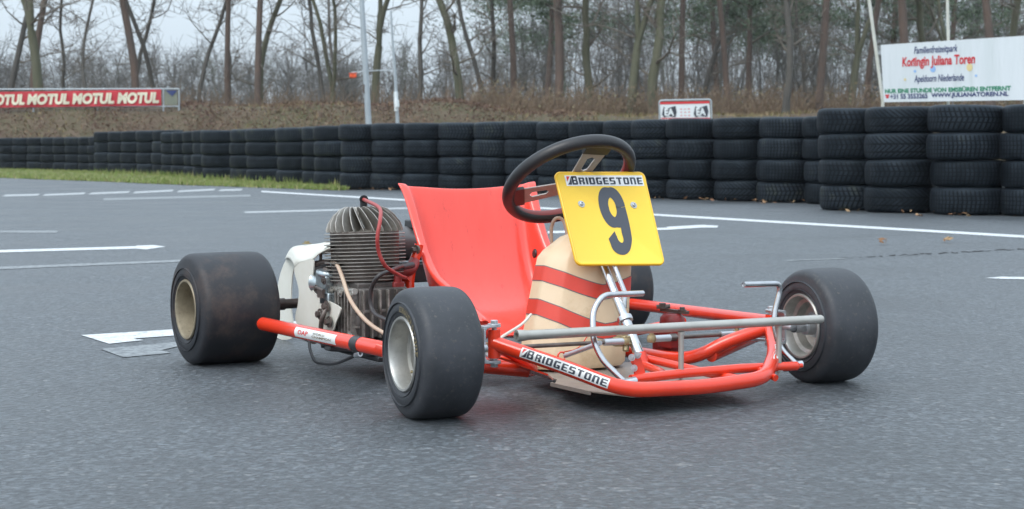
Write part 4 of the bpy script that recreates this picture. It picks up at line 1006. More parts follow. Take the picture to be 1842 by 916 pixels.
# verge between asphalt edge and the barrier
wall = [(X, Y) for X, Y, h, r_ in ST if Y > 21]
def edge_y(x):   # asphalt edge Y at given X
    xs_ = [a_ for a_, b_ in edge][::-1]; ys_ = [b_ for a_, b_ in edge][::-1]; return np.interp(x, xs_, ys_)
wx = np.array([a_ for a_, b_ in wall][::-1]); wy = np.array([b_ for a_, b_ in wall][::-1]); o_ = np.argsort(wx); wx = wx[o_]; wy = wy[o_]
M['turf'] = mat('short_turf', (.10, .145, .030), .85, var=(.17, .15, .06), vscale=1.5, bump=.5, bscale=30, bdist=.02)
mb = MB(); gx = np.linspace(-15.5, -2.25, 60); row = []
for x in gx:
    e0_, e1_ = edge_y(x), np.interp(x, wx, wy)+.5; row.append((x, e0_, max(e0_+.02, e1_)))
mb.add([(x, a_+(b_-a_)*t, .006+.02*max(0, math.sin(math.pi*min(1, t*1.0)))**.6*(1 if b_-a_ > .5 else .3)) for x, a_, b_ in row for t in (0, .1, .3, .6, 1)], [(i*5+j, i*5+j+1, (i+1)*5+j+1, (i+1)*5+j) for i in range(59) for j in range(4)])
tag(mb.build('grass_verge', 'turf', sharp=180), kind='structure')
n = 26000; x = RS.uniform(-14.5, -2.15, n); y0_ = edge_y(x); y1_ = np.interp(x, wx, wy)-.1
t = RS.rand(n)**1.1; y = y0_-.05+(np.maximum(y1_, y0_+.15)-y0_)*t; hgt = RS.uniform(.015, .05, n)*(1+1.6*(t > .75)*(RS.rand(n) > .6)*(x > -9))
a_ = RS.rand(n)*6.28; wdt = RS.uniform(.006, .014, n); lx = RS.normal(0, .02, n); ly = RS.normal(0, .02, n)
V = np.zeros((n, 3, 3)); V[:, 0] = np.c_[x-np.cos(a_)*wdt, y-np.sin(a_)*wdt, np.zeros(n)]; V[:, 1] = np.c_[x+np.cos(a_)*wdt, y+np.sin(a_)*wdt, np.zeros(n)]; V[:, 2] = np.c_[x+lx, y+ly, hgt+.015]
M['blade'] = leaf_mat('grass_blades', (.10, .16, .025), (.19, .25, .055), (.29, .25, .12))
tag(np_obj('grass', V.reshape(-1, 3), np.arange(n*3).reshape(n, 3), [M['blade']]), kind='stuff')
def leaf_quads(P, size, flat=.35, rs=RS, long=1.5):
    n = len(P); a = rs.normal(size=(n, 3)); a[:, 2] *= flat; a /= np.linalg.norm(a, axis=1)[:, None]
    b = rs.normal(size=(n, 3)); b[:, 2] *= flat; b -= a*(a*b).sum(1)[:, None]; b /= np.linalg.norm(b, axis=1)[:, None]
    s = np.asarray(size)[:, None]; V = np.stack([P-a*s*long, P-b*s*.6+a*s*.1, P+a*s*long, P+b*s*.6-a*s*.1], 1)
    return V.reshape(-1, 3), np.arange(n*4).reshape(n, 4)
# fallen leaves along the barrier foot and a few on the asphalt
pts = []
for i in range(210):
    k = RS.randint(0, len(ST)-12); X, Y, h, r_ = ST[k]; d_ = RS.exponential(.16); pts.append((X-.25*RS.rand()+RS.uniform(-.35, .35), Y-.31-d_, .012+RS.rand()*.02))
for px, py in ((1180, 352), (1186, 350), (1189, 355), (1262, 361), (1271, 360), (1366, 364), (1372, 366), (1376, 367), (1356, 365), (1588, 440), (1592, 441), (1650, 393), (1656, 394), (1700, 437), (1705, 438)):
    for q in range(3):
        g_ = gp(px+RS.uniform(-3, 3), py+RS.uniform(-1, 1)); pts.append((g_.x, g_.y, .015+.02*RS.rand()))
P = np.array(pts); V, F = leaf_quads(P, RS.uniform(.010, .022, len(P)), .35)
M['leaf'] = leaf_mat('dry_leaves', (.16, .07, .03), (.28, .15, .07), (.38, .26, .14)); V[:, 2] = np.maximum(V[:, 2], .006)
tag(np_obj('fallen_leaves', V, F, [M['leaf']]), kind='stuff')
# bank cover: dead bracken, leaves, tufts
n = 80000; x = RS.uniform(-19, 2.5, n); y = RS.uniform(44.3, 53, n); z = np.array([hz(a, b) for a, b in zip(x, y)])
keep = RS.rand(n) < .5+.5*np.sin(x*1.3)*np.cos(y*1.1+x); x, y, z = x[keep], y[keep], z[keep]; n = len(x)
V, F = leaf_quads(np.c_[x, y, z+RS.rand(n)**2*.12], RS.uniform(.014, .038, n), 1.2)
M['bracken'] = leaf_mat('dead_bracken', (.075, .035, .024), (.125, .068, .046), (.20, .135, .075)); 
tag(np_obj('dead_bracken', V, F, [M['bracken']]), kind='stuff')
n = 11000; x = RS.uniform(-19, 14, n); y = RS.uniform(47, 56, n); mask = np.sin(x*.9+1)+.6*np.sin(x*2.3) > .1; x, y = x[mask | (x > 0)], y[mask | (x > 0)]; n = len(x)
z = np.array([hz(a, b) for a, b in zip(x, y)]); a_ = RS.rand(n)*6.28; wdt = RS.uniform(.01, .025, n); hgt = RS.uniform(.05, .16, n)
V = np.zeros((n, 3, 3)); V[:, 0] = np.c_[x-np.cos(a_)*wdt, y-np.sin(a_)*wdt, z]; V[:, 1] = np.c_[x+np.cos(a_)*wdt, y+np.sin(a_)*wdt, z]; V[:, 2] = np.c_[x+RS.normal(0, .06, n), y+RS.normal(0, .06, n), z+hgt]
M['rough'] = leaf_mat('rough_grass', (.13, .13, .04), (.20, .15, .07), (.26, .18, .10))
tag(np_obj('rough_grass', V.reshape(-1, 3), np.arange(n*3).reshape(n, 3), [M['rough']]), kind='stuff')

# ================================================================ BANNERS, POLES
M['pole'] = mat('galvanised_pole', (.42, .47, .50), .5, .3, var=(.34, .38, .41), vscale=3)
M['bannerred'] = mat('red_banner_cloth', (.56, .035, .05), .6, var=(.48, .03, .045), vscale=2)
M['cream'] = mat('cream_print', (.72, .68, .52), .6)
M['bannerwhite'] = mat('white_banner_cloth', (.74, .78, .80), .55, var=(.66, .71, .72), vscale=1.2, spots=(.52, .58, .56), sscale=2.2, sthr=(.55, .9), stretch=(4, 4, .5))
M['navy'] = mat('navy_print', (.03, .05, .16), .6); M['green'] = mat('green_print', (.03, .26, .14), .6); M['sred'] = mat('red_print', (.62, .03, .04), .6)
M['grey'] = mat('grey_print', (.22, .22, .24), .6); M['bblue'] = mat('pale_blue_print', (.30, .50, .80), .6); M['byel'] = mat('pale_yellow_print', (.75, .62, .30), .6)
def quadmap(TL, TR, BR_, BL, nrm_=(0, -1, 0)):
    nn = (TR-TL).cross(BL-TL).normalized(); nn = -nn if nn.y > 0 else nn
    return lambda u, v, d=0.: (TL*(1-u)+TR*u)*v+(BL*(1-u)+BR_*u)*(1-v)+nn*d
# red banner on a low frame along the top of the bank
YB = 49.0
TL, TR, BR_, BL = wp(-30, 166, YB), wp(290, 161, YB), wp(290, 190, YB), wp(-30, 194, YB)
root = empty('red_banner_frame', wp(130, 192, YB)); tag(root, 'long red banner with cream lettering tied to a grey frame on the bank', 'banner')
off_ = root.location.copy()
def rel(mb): mb.v = [tuple(Vector(v)-off_) for v in mb.v]; return mb
qm = quadmap(TL, TR, BR_, BL)
mb = MB(); g2 = lambda u, v, d=0.: qm(u, v, d+.03*math.sin(u*28)*math.sin(v*2.5)+.015*math.sin(u*61))
rect_patch(mb, (0, 0, 1, 1), lambda u, v: g2(u, v, .03), 0, 60, 4)
for k, (a, b) in enumerate(((-.0, .0), (-24, 46), (50, 126), (131, 207), (212, 287))):
    if k == 0: continue
    u0, u1 = (a+30)/320, (b+30)/320; put_text(mb, 'MOTUL', (u0, .14, u1, .84), lambda u, v: g2(u, v, .07), 1, .055, .15, 1, 1.02)
rel(mb).build('banner_cloth', ['bannerred', 'cream'], root)
mb = MB()
pA, pB = wp(-34, 161, YB+.04), wp(322, 160, YB+.04); qA, qB = wp(-34, 193, YB+.04), wp(322, 191.5, YB+.04)
for p, q in ((pA, pB), (qA, qB)): mb.tube([p, q], .022, 8)
for px in (-30, 60, 175, 294, 322): mb.tube([wp(px, 160, YB+.05), wp(px, 196, YB+.05)-Vector((0, 0, .1))], .026, 8)
rel(mb).build('frame', 'pole', root)
mb = MB(); qq = quadmap(wp(296, 163, YB), wp(319, 163, YB), wp(319, 189, YB), wp(296, 189, YB)); rect_patch(mb, (0, 0, 1, 1), lambda u, v: qq(u, v), 0, 2, 2)
put_flat(mb, [(.1, 1), (1, 1), (.6, .6)], [(0, 1, 2)], lambda u, v: qq(u, v, .02), 1)
M['olive'] = mat('faded_board', (.22, .23, .16), .7, var=(.16, .18, .15), vscale=4)
rel(mb).build('faded_board', ['olive', 'navy'], root)

# white banner on leaning poles behind the tall stacks
TL, TR, BR_, BL = wp(1584, 81, 19.4), wp(1850, 64, 17.2), wp(1850, 180, 17.2), wp(1590, 184, 19.4)
root = empty('white_banner', (BL+BR_)/2); tag(root, 'white printed banner with red, navy and green lettering above the tall tyre stacks', 'banner'); off_ = root.location.copy()
qm = quadmap(TL, TR, BR_, BL)
def pq(px, py):   # bearing -> banner u, v
    u = (px-1587)/(1850-1587); yt = 81+(64-81)*u; yb = 184+(180-184)*u; return u, (yb-py)/(yb-yt)
mb = MB(); rect_patch(mb, (0, 0, 1, 1), lambda u, v: qm(u, v), 0, 16, 8)
def bt(s, px0, px1, py_mid, hpx, mi, off=.0, sh=0., sp=1.):
    u0, v0 = pq(px0, py_mid+hpx/2); u1, v1 = pq(px1, py_mid-hpx/2)
    # keep each line parallel to the banner: centre its height on its own middle
    um, vm = pq((px0+px1)/2, py_mid); hv = hpx/110
    put_text(mb, s, (u0, vm-hv/2, u1, vm+hv/2), lambda u, v: qm(u, v, .004), mi, off, sh, 1, sp)
bt('Familienfreizeitpark', 1652, 1732, 90, 17, 1, .012, .25)
bt('Koningin Juliana Toren', 1628, 1762, 111, 23, 2, .028, .1)
bt('Apeldoorn Niederlande', 1650, 1742, 142, 17, 1, .012, .2)
bt('NUR EINE STUNDE VON EMSBÜREN ENTFERNT', 1591, 1822, 160.5, 10, 3, .04)
bt('+31 55 3553265', 1601, 1674, 173, 9.5, 4, .03)
bt('WWW.JULIANATOREN.NL', 1681, 1818, 171, 10, 4, .035)
def dot(px, py, r, mi, ry=None):
    u, v = pq(px, py); ry = ry or r; m_ = 14
    P_ = [(u+r/263*math.cos(k*2*math.pi/m_), v+ry/110*math.sin(k*2*math.pi/m_)) for k in range(m_)]
    put_flat(mb, P_, [tuple(range(m_))], lambda a, b: qm(a, b, .003), mi)
dot(1686, 124, 5, 5, 6); dot(1652, 128, 2.6, 5); dot(1752, 121, 5.5, 6, 7); dot(1763, 136, 2.2, 5); dot(1632, 143, 2.4, 6); dot(1651, 106.5, 2.4, 2); dot(1668, 107, 1.8, 2)
# small red telephone
dot(1595, 175, 3.2, 7, 2.4); u, v = pq(1595, 171.5); put_flat(mb, [(u-.016, v-.012), (u+.016, v-.012), (u+.016, v+.012), (u-.016, v+.012)], [(0, 1, 2, 3)], lambda a, b: qm(a, b, .003), 7)
rel(mb).build('banner_cloth', ['bannerwhite', 'navy', 'sred', 'green', 'navy', 'bblue', 'byel', 'sred'], root)
M['wpole'] = mat('white_pole', (.62, .62, .57), .5, var=(.5, .5, .42), vscale=5)
mb = MB(); mb.tube([wp(1588, 186, 19.5)-Vector((0, 0, 1.15)), wp(1588, 182, 19.5), wp(1562, -10, 19.5), wp(1548, -110, 19.5)], .020, 10); rel(mb).build('pole', 'wpole', root)
mb = MB(); mb.tube([wp(1708, 186, 18.5)-Vector((0, 0, 1.1)), wp(1706, 72, 18.5), wp(1704, -10, 18.5), wp(1703, -110, 18.5)], .017, 10); rel(mb).build('pole', 'wpole', root)
mb = MB(); mb.tube([wp(1846, 186, 17.3)-Vector((0, 0, 1.1)), wp(1846, 60, 17.3)], .02, 10); rel(mb).build('pole', 'wpole', root)

# small banner beyond the long run
YC = 36.
TL, TR, BR_, BL = wp(1187, 184, YC), wp(1276, 182, YC), wp(1278, 224, YC), wp(1189, 224, YC)
root = empty('small_white_banner', wp(1232, 262, YC)); tag(root, 'small white and pink banner with twin EA lettering standing behind the tyre wall', 'banner'); off_ = root.location.copy()
qm = quadmap(TL, TR, BR_, BL); mb = MB(); rect_patch(mb, (0, 0, 1, 1), lambda u, v: qm(u, v), 0, 4, 4)
f_ = lambda d: (lambda u, v: qm(u, v, d))
rect_patch(mb, (0, .90, 1, 1), f_(.006), 3, 2, 1); rect_patch(mb, (0, .25, 1, .29), f_(.006), 3, 2, 1)
for u0 in (.03, .67):
    put_flat(mb, [(u0, .45), (u0+.04, .80), (u0+.09, .70), (u0+.28, .82), (u0+.30, .55), (u0+.27, .32), (u0+.12, .38), (u0+.04, .30)], [tuple(range(8))], f_(.008), 2)
    put_text(mb, 'EA', (u0+.05, .38, u0+.245, .72), f_(.016), 0, .05)
for k in range(3): put_text(mb, ('SERIE', 'CARTIN', 'SERIE')[k] if 0 else '- - -', (.40, .66-.14*k, .60, .69-.14*k), f_(.01), 3, .02)
rel(mb).build('banner_cloth', ['bannerwhite', 'ink', 'ink', 'sred'], root)
mb = MB(); mb.tube(bend([wp(1187, 262, YC+.04), wp(1186, 181, YC+.04), wp(1279, 179, YC+.04), wp(1281, 262, YC+.04)], .06), .018, 8); rel(mb).build('frame', 'pole', root)

# lamp pole and signal mast
b_ = wp(663, 222, 30.); mb = MB(); base = Vector((b_.x+.03, 30., 0)); top = wp(650, -10, 30.)
dirp = (top-b_).normalized(); root = empty('lamp_pole', base); tag(root, 'tall slim grey metal pole leaning slightly behind the tyre barrier', 'pole')
off_ = base; mb.tube([base, b_, b_+dirp*1.5, top, top+dirp*4], [.062, .056, .052, .043, .03], 14); rel(mb).build('pole', 'pole', root)
mb = MB(); mb.tube([wp(647, 24, 30.), wp(626, 2, 30.), wp(600, -20, 30)], .018, 8); rel(mb).build('side_stay', 'pole', root)
mb = MB(); mb.tube([wp(660, 152, 30)+Vector((-.05, -.03, 0)), wp(660, 168, 30)+Vector((-.05, -.03, 0))], .018, 8); rel(mb).build('clamp', 'iron', root)
root = empty('signal_mast', Vector((wp(716, 218, 34).x, 34, 0))); off_ = root.location.copy(); tag(root, 'thin pale mast with a side arm carrying an orange warning lamp', 'signal mast')
mb = MB(); mb.tube([off_, wp(715, 218, 34), wp(711, 140, 34), wp(707, 85, 34), wp(703, 20, 34)], [.04, .038, .032, .024, .02], 10); rel(mb).build('mast', 'pole', root)
mb = MB(); mb.tube([wp(713, 200, 34)+Vector((0, -.02, 0)), wp(712, 165, 34)+Vector((0, -.02, 0))], .042, 10); mb.tube([wp(714, 193, 33.95), wp(713, 180, 33.95)], .052, 10); rel(mb).build('white_wrap', 'bannerwhite', root)
mb = MB(); mb.tube([wp(710, 127, 34), wp(680, 127, 34), wp(632, 130, 34)], .010, 8); mb.tube([wp(650, 129, 34), wp(640, 134, 34)], .012, 6); rel(mb).build('side_arm', 'pole', root)
M['orange'] = mat('orange_lens', (.75, .10, .03), .4)
mb = MB(); mb.box(wp(635, 137, 34), (.12, .07, .075)); mb.box(wp(635, 132.5, 34), (.17, .09, .015)); mb.lathe([(.0001, .02), (.025, .015), (.03, 0)], wp(631, 137, 33.96), (0, -1, 0), 12); mb.lathe([(.0001, .02), (.025, .015), (.03, 0)], wp(639, 137, 33.96), (0, -1, 0), 12)
rel(mb).build('warning_lamp', 'orange', root, bevel=.006)

# ================================================================ TREES
class TB:   # tree builder on flat arrays
    def __init__(s): s.V = []; s.F = []; s.n = 0
    def tube(s, P, r, k):
        P = np.asarray(P); m = len(P); T = np.gradient(P, axis=0); T /= np.linalg.norm(T, axis=1)[:, None]+1e-9
        ref = np.array([.3, .9, .1]) if abs(T[0][2]) > .7 else np.array([0, 0, 1.]); A = np.cross(T, ref); A /= np.linalg.norm(A, axis=1)[:, None]+1e-9; B = np.cross(T, A)
        a = np.arange(k)*2*np.pi/k; ring = A[:, None]*np.cos(a)[None, :, None]+B[:, None]*np.sin(a)[None, :, None]
        V = P[:, None]+ring*np.asarray(r)[:, None, None]; s.V.append(V.reshape(-1, 3))
        i = np.arange(m-1)[:, None]*k; j = np.arange(k)[None]; j2 = (j+1) % k
        s.F.append((np.stack([i+j, i+j2, i+k+j2, i+k+j], -1).reshape(-1, 4))+s.n); s.n += m*k
    def get(s): return np.concatenate(s.V), np.concatenate(s.F)
def wander(p, d, L, m, rs, wob, up=0.):
    P = [np.array(p, float)]; d = np.array(d, float); d /= np.linalg.norm(d)
    for i in range(m):
        d = d+rs.normal(0, wob, 3)+np.array([0, 0, up]); d /= np.linalg.norm(d); P.append(P[-1]+d*L/m)
    return np.array(P), d
def bare_tree(seed, H=15., r0=.17, fork=None, first=1.6, limbs=22, lean=0., wob=.07, spread=1.):
    rs = np.random.RandomState(seed); tr = TB(); cr = TB()
    stems = [((0, 0, -.2), (lean, 0, 1), H, r0)]
    if fork:
        P, d = wander((0, 0, -.2), (lean, 0, 1), fork, 5, rs, wob*.6); tr.tube(P, np.linspace(r0*1.15, r0*.92, len(P)), 9)
        stems = [(P[-1], d+np.array([-.13*spread, rs.normal(0, .1), 0]), H-fork, r0*.72), (P[-1], d+np.array([.16*spread, rs.normal(0, .1), 0]), H-fork, r0*.66)]
    for (p, d, L, r) in stems:
        m = int(L/.7)+2; P, _ = wander(p, d, L, m, rs, wob, .02); rad = r*(1-np.linspace(0, 1, len(P))**1.1*.9); 
        if not fork: rad[0] *= 1.3
        tr.tube(P, rad, 9)
        nl = limbs//len(stems)
        for i in range(nl):
            t = first/L+(1-first/L)*(i+rs.rand())/nl; 
            if fork: t = (i+rs.rand()*.9)/nl
            k = t*(len(P)-1); a = P[int(k)]*(1-k % 1)+P[min(int(k)+1, len(P)-1)]*(k % 1)
            ph = rs.rand()*6.28; el = rs.uniform(.15, .9); L1 = (1-t*.65)*rs.uniform(1.6, 4.2)*(.5 if rs.rand() < .35 else 1)*H/15; rr = rad[int(k)]*rs.uniform(.28, .5)
            Q, _ = wander(a, (math.cos(ph), math.sin(ph), el), L1, 7, rs, .16, .05); cr.tube(Q, rr*(1-np.linspace(0, .85, len(Q))), 5)
            for j in range(7):
                b = Q[rs.randint(1, len(Q))]; L2 = L1*rs.uniform(.25, .55); dd = rs.normal(0, 1, 3); dd[2] = dd[2]*.5+.35
                W_, _ = wander(b, dd, L2, 5, rs, .2, .06); r2 = max(.006, rr*.38); cr.tube(W_, r2*(1-np.linspace(0, .7, len(W_))), 4)
                for q in range(5):
                    c = W_[rs.randint(1, len(W_))]; dd = rs.normal(0, 1, 3); dd[2] = dd[2]*.6+.3
                    T_, _ = wander(c, dd, L2*rs.uniform(.35, .7), 3, rs, .25, .03); cr.tube(T_, [.010, .008, .006, .004], 3)
    return tr.get(), cr.get()
def pine_tree(seed, H=17., r0=.17, lean=0., crown0=.62, dead=10, curve=.03):
    rs = np.random.RandomState(seed); tr = TB(); cr = TB()
    P, _ = wander((0, 0, -.2), (lean, 0, 1), H, 18, rs, curve, .01); rad = r0*(1-np.linspace(0, 1, len(P))*.72); rad[0] *= 1.2; tr.tube(P, rad, 11)
    for i in range(dead):      # bare dead limbs on the lower stem
        k = rs.uniform(2, crown0*18); a = P[int(k)]; ph = rs.rand()*6.28; Q, _ = wander(a, (math.cos(ph), math.sin(ph), rs.uniform(-.2, .4)), rs.uniform(.5, 1.8), 4, rs, .15); cr.tube(Q, .022*(1-np.linspace(0, .8, len(Q))), 4)
    pts = []
    for i in range(26):
        t = crown0+(1-crown0)*rs.rand(); k = t*18; a = P[min(int(k), 17)]; ph = rs.rand()*6.28; L1 = rs.uniform(1.2, 3.0)*(1.25-t*.7)
        Q, _ = wander(a, (math.cos(ph), math.sin(ph), rs.uniform(.0, .5)), L1, 6, rs, .12, .03); cr.tube(Q, .04*(1-np.linspace(0, .8, len(Q))), 4)
        for j in range(9):
            c = Q[rs.randint(2, len(Q))]+rs.normal(0, .16, 3); pts.append(c)
    pts = np.array(pts); c = np.repeat(pts, 46, 0); off = rs.normal(0, 1, c.shape); off[:, 2] *= .55; q = c+off*.17
    V, F = leaf_quads(q, rs.uniform(.02, .045, len(q)), 1., rs, 2.6)
    return tr.get(), cr.get(), (V, F)
M['bark'] = mat('grey_green_bark', (.080, .085, .050), .9, var=(.13, .125, .085), vscale=2.2, bump=.8, bscale=16, bdist=.03, stretch=(1, 1, .25))
M['barkd'] = mat('dark_bark', (.060, .056, .050), .9, var=(.10, .092, .078), vscale=2.2, bump=.8, bscale=16, bdist=.03, stretch=(1, 1, .25))
M['pinebark'] = mat('pine_bark_reddish', (.125, .085, .066), .9, var=(.085, .068, .058), vscale=2.6, bump=.9, bscale=12, bdist=.03, stretch=(1, 1, .35))
M['twig'] = mat('bare_twigs', (.13, .118, .095), .9, var=(.14, .115, .095), vscale=.8)
M['needles'] = leaf_mat('pine_needles', (.040, .066, .036), (.068, .105, .058), (.11, .15, .085))
TM_ = {}
def tmesh(key, fn):
    if key in TM_: return TM_[key]
    res = fn(); o1 = np_obj('trunk', *res[0], [M[key[1]]], smooth=True); m1 = o1.data; bpy.data.objects.remove(o1)
    V, F = res[1]; mi = np.zeros(len(F), int)
    if len(res) > 2: V2, F2 = res[2]; mi = np.r_[mi, np.ones(len(F2), int)]; F = np.r_[F, F2+len(V)]; V = np.r_[V, V2]
    o2 = np_obj('crown', V, F, [M['twig'], M['needles']], mi); m2 = o2.data; bpy.data.objects.remove(o2)
    TM_[key] = (m1, m2); return TM_[key]
def plant(kind, px, Y, key, rz, sc, label, group, lean=0.):
    X = (px-921)/FPX*Y; z = hz(X, Y)
    root = empty(kind, (X, Y, z), rz); root.rotation_euler = (0, R(lean), rz) if False else (R(0), R(lean), rz); root.scale = (sc, sc, sc)
    m1, m2 = TM_[key]
    for nm, me in (('trunk', m1), ('crown', m2)):
        o = bpy.data.objects.new(nm, me); COL.objects.link(o); o.parent = root
    tag(root, label, 'tree', group); return root
DEC = []
for i, kw in enumerate((dict(H=15, r0=.12, limbs=24), dict(H=14, r0=.135, fork=2.6, limbs=26), dict(H=15, r0=.085, limbs=20, first=2.5), dict(H=16, r0=.15, limbs=28, first=1.2, wob=.10),
                        dict(H=13, r0=.08, limbs=18, wob=.11), dict(H=15, r0=.12, fork=1.2, limbs=26, spread=1.0))):
    key = ('d%d' % i, 'bark' if i % 2 else 'barkd'); tmesh(key, lambda: bare_tree(40+i, **kw)); DEC.append(key)
PIN = []
for i, kw in enumerate((dict(H=18, r0=.145), dict(H=17, r0=.12, curve=.02), dict(H=16, r0=.165, crown0=.50, curve=.035), dict(H=13, r0=.13, crown0=.28, dead=4))):
    key = ('p%d' % i, 'pinebark'); tmesh(key, lambda: pine_tree(70+i, **kw)); PIN.append(key)
GD, GP = 'bare deciduous trees at the edge of the wood', 'red-barked pines at the edge of the wood'
T = [ # kind, bearing, distance, mesh, rz, scale, label, lean
 ('d', 74, 56, 1, .3, 1.15, 'dark forked bare tree above the first word of the red banner', 0),
 ('d', 128, 66, 4, 1.0, 1.0, 'thin crooked bare tree between the forked tree and the leaning pine', 0),
 ('d', 160, 70, 2, 2.2, 1.0, 'faint thin bare tree just left of the crooked tree above the red banner', 0),
 ('d', 222, 62, 4, 3.3, 1.1, 'curved bare tree leaning away from the reddish pine above the red banner', -8),
 ('p', 249, 57, 0, .2, 1.0, 'reddish pine trunk leaning left above the last word of the red banner', -4.0),
 ('d', 283, 60, 2, 4.0, 1.1, 'mossy bare tree with dark upper branches just right of the leaning pine', 0),
 ('d', 357, 58, 2, .6, .95, 'single slender dark bare tree right of the red banner frame', 0),
 ('p', 411, 58, 1, 1.2, .9, 'slim pine with a dark lower stem standing between two slender bare trees', -3.0),
 ('d', 425, 75, 4, .9, 1.1, 'faint bare tree just behind the slim dark-stemmed pine', 0),
 ('p', 464, 57, 1, 2.2, 1.0, 'straight brown pine whose trunk carries spreading side branches', 0),
 ('d', 470, 66, 3, 3.5, .9, 'widely branching bare tree directly behind the straight brown pine', 0),
 ('d', 584, 59, 4, 5.2, 1.1, 'slender wavy bare tree left of the twin-stemmed tree by the grey pole', -6),
 ('d', 600, 58, 5, .1, .9, 'twin-stemmed bare tree a little left of the tall grey pole', 0),
 ('d', 625, 74, 2, 2.7, 1.0, 'faint bare tree between the twin-stemmed tree and the grey pole', 2),
 ('d', 675, 58, 1, 2.9, 1.0, 'forked bare tree standing between grey pole and pale signal mast', 0),
 ('d', 752, 72, 0, 1.9, 1.0, 'pale distant bare tree right of the signal mast', 0),
 ('d', 826, 56, 3, .7, 1.0, 'bare tree with long arching limbs over the highest part of the bank', -5),
 ('d', 872, 60, 2, 3.0, 1.05, 'mossy upright bare tree at the sloping end of the bank', 0),
 ('d', 893, 72, 0, 5.0, 1.0, 'light brown bare tree directly behind the bank end', 0),
 ('p', 925, 62, 0, 4.5, .9, 'light brown pine leaning right, left of the steering wheel', 4),
 ('p', 1003, 57, 2, .4, 1.0, 'thick reddish pine directly above the steering wheel', 1.0),
 ('d', 1058, 58, 3, 2.1, 1.0, 'mossy many-limbed bare tree beside the thick pine above the wheel', 0),
 ('d', 1134, 55, 1, 4.2, 1.05, 'tall forked bare tree above the yellow number plate', -2),
 ('d', 1175, 55, 3, 5.0, 1.15, 'thick greenish bare trunk just left of the small white banner', 3),
 ('p', 1223, 57, 1, 3.0, .95, 'dark reddish pine rising right behind the small white banner', -1),
 ('d', 1262, 70, 0, .2, 1.1, 'faint bare tree between the small banner and the bent pine', 0),
 ('p', 1311, 57, 1, 5.5, .95, 'bent pine right of the small white banner under dark needles', -4.5),
 ('p', 1345, 72, 3, 1.0, 1.1, 'low-crowned dark green pine behind the bent pine', 0),
 ('d', 1411, 52, 0, 2.0, 1.0, 'slender mossy bare tree with long low branches before the tall stacks', -3),
 ('p', 1473, 54, 2, 4.8, .85, 'thick pinkish curved pine above the first tall tyre stack', 1.5),
 ('d', 1460, 56, 4, .2, .8, 'thin leaning young tree crossing just left of the pinkish pine', -4),
 ('d', 1528, 60, 1, 3.7, 1.0, 'bare tree between the pinkish pine and the white leaning pole', 0),
 ('p', 1560, 58, 0, 2.5, .8, 'dark red pine just left of the white printed banner', 0),
 ('p', 1624, 54, 2, .9, 1.0, 'broad reddish pine directly above the left part of the white banner', 0),
 ('d', 1660, 62, 3, 1.7, 1.0, 'bare branching tree behind the middle of the white banner', 0),
 ('d', 1722, 64, 5, 4.4, 1.0, 'forked bare tree between the thin banner pole and rightmost pine', 0),
 ('p', 1778, 50, 0, 5.9, .95, 'pale red pine trunk above the right part of the white banner', -1),
 ('p', 985, 75, 3, .5, 1.15, 'dark green young pine behind the thick pine above the wheel', 0),
 ('p', 1290, 80, 3, 2.5, 1.25, 'full dark green pine behind the trees right of the small banner', 0),
 ('p', 1420, 84, 3, 3.8, 1.3, 'dark green pine behind the slender mossy tree', 0),
 ('p', 1600, 82, 3, 4.6, 1.3, 'dark green pine behind the left pole of the white banner', 0),
 ('p', 1700, 78, 3, 5.6, 1.2, 'dark green pine behind the thin pole of the white banner', 0),
 ('d', 20, 60, 0, 1.1, 1.0, 'bare tree above the left end of the red banner', 0),
 ('p', 62, 60, 0, 3.1, .9, 'reddish pine stem beside the dark forked tree above the red banner', -3),
 ('d', 1815, 58, 3, 2.4, 1.0, 'bare tree above the right end of the white banner', 0),
]
for kd, px, Y, mi_, rz, sc_, lab, ln in T:
    plant('pine_tree' if kd == 'p' else 'bare_tree', px, Y, (PIN if kd == 'p' else DEC)[mi_], rz, sc_, lab, GP if kd == 'p' else GD, ln)
# far wood: nobody could count these, one mass of thin stems and twigs
rs = np.random.RandomState(99); fw = TB()
for i in range(1050):
    Y = rs.uniform(78, 180); px = rs.uniform(-150, 1990)
    if px < 850 and rs.rand() < .3: continue
    X = (px-921)/FPX*Y; z = hz(X, Y)
    pt = np.interp(px, [0, 150, 300, 500, 650, 760, 900, 1000], [115, 105, 115, 108, 120, 118, 80, -10])+rs.normal(0, 22)
    H_ = max(3., (268-pt)/3000*Y+CAM_H-z); H_ = min(H_, 15.)
    P, _ = wander((X, Y, z), (rs.normal(0, .10), rs.normal(0, .10), 1), H_, 6, rs, .09); r_ = rs.uniform(.025, .075)*(1.5 if rs.rand() < .12 else 1); fw.tube(P, r_*(1-np.linspace(0, .8, 7)), 4)
    for j in range(24):
        t = rs.uniform(.05, 1); k = t*6; a = P[min(int(k), 5)]*(1-k % 1)+P[min(int(k)+1, 6)]*(k % 1); dd = rs.normal(0, 1, 3); dd[2] = abs(dd[2])*.7+.35
        Q, _ = wander(a, dd, rs.uniform(.7, 2.2)*(1.2-t*.6), 3, rs, .22, .06); fw.tube(Q, [.020, .014, .010, .006], 3)
        for q in range(3):
            Q2, _ = wander(Q[rs.randint(1, 4)], rs.normal(0, 1, 3)+np.array([0, 0, .5]), rs.uniform(.4, 1.1), 2, rs, .2); fw.tube(Q2, [.011, .009, .006], 3)
M['farwood'] = mat('far_wood', (.135, .128, .120), .95, var=(.105, .10, .092), vscale=.12, spots=(.11, .13, .085), sscale=.25, sthr=(.55, .7))
V, F = fw.get(); pts = []
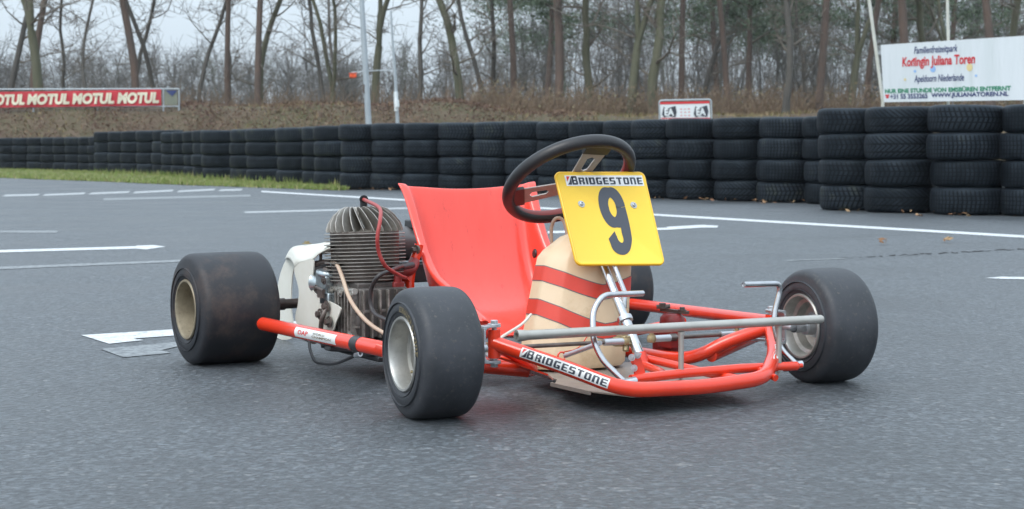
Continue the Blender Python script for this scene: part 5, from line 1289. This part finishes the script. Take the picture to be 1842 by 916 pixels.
for i in range(250):
    Y = rs.uniform(62, 105); px = (rs.uniform(830, 1980) if i % 3 == 0 else rs.normal(1340, 75) if i % 3 == 1 else rs.normal(1600, 130) if i % 2 else rs.normal(950, 60)); X = (px-921)/FPX*Y; z0 = hz(X, Y); zc = rs.uniform(4.6, 11)
    for j in range(9): pts.append((X+rs.normal(0, .9), Y+rs.normal(0, .9), z0+zc+rs.normal(0, .45)))
pts = np.array(pts); q = np.repeat(pts, 60, 0)+rs.normal(0, 1, (len(pts)*60, 3))*np.array([.42, .42, .16]); V2, F2 = leaf_quads(q, rs.uniform(.02, .05, len(q)), 1., rs, 2.6)
mi = np.r_[np.zeros(len(F), int), np.ones(len(F2), int)]
tag(np_obj('far_wood', np.r_[V, V2], np.r_[F, F2+len(V)], [M['farwood'], M['needles']], mi), kind='stuff')
# brush at the foot of the wood
br = TB()
for i in range(2600):
    Y = rs.uniform(53, 70); px = rs.uniform(-100, 1950) if i % 3 else rs.uniform(850, 1500); X = (px-921)/FPX*Y; z = hz(X, Y)
    for j in range(5):
        dd = rs.normal(0, .45, 3); dd[2] = 1; Q, _ = wander((X+rs.normal(0, .2), Y, z), dd, rs.uniform(.5, 1.5 if px > 800 else 1.1), 3, rs, .2); br.tube(Q, [.011, .009, .006, .003], 3)
M['brush'] = mat('dry_brush', (.20, .135, .085), .95, var=(.13, .095, .065), vscale=.4)
tag(np_obj('undergrowth', *br.get(), [M['brush']]), kind='stuff')
n = 26000; Y = rs.uniform(53.5, 70, n); px = rs.uniform(850, 1950, n); X = (px-921)/FPX*Y; z = np.array([hz(a, b) for a, b in zip(X, Y)])
V, F = leaf_quads(np.c_[X, Y, z+rs.rand(n)**1.6*1.1], rs.uniform(.02, .05, n), 1.2, rs)
M['dryleaf'] = leaf_mat('dry_undergrowth_leaves', (.12, .08, .05), (.20, .14, .09), (.20, .19, .09))
tag(np_obj('dry_leaves', V, F, [M['dryleaf']]), kind='stuff')

# ================================================================ AIR
HZ = 0.0004
hm = bpy.data.materials.new('damp_air'); hm.use_nodes = True; t = hm.node_tree; t.nodes.clear()
ho = t.nodes.new('ShaderNodeOutputMaterial'); pv = t.nodes.new('ShaderNodeVolumePrincipled'); pv.inputs['Color'].default_value = (.90, .93, .96, 1); pv.inputs['Density'].default_value = HZ; pv.inputs['Anisotropy'].default_value = .2
t.links.new(pv.outputs[0], ho.inputs['Volume']); M['air'] = hm
mb = MB(); mb.box((0, 400, 12), (1900, 1100, 27)); tag(mb.build('haze', 'air'), kind='stuff')
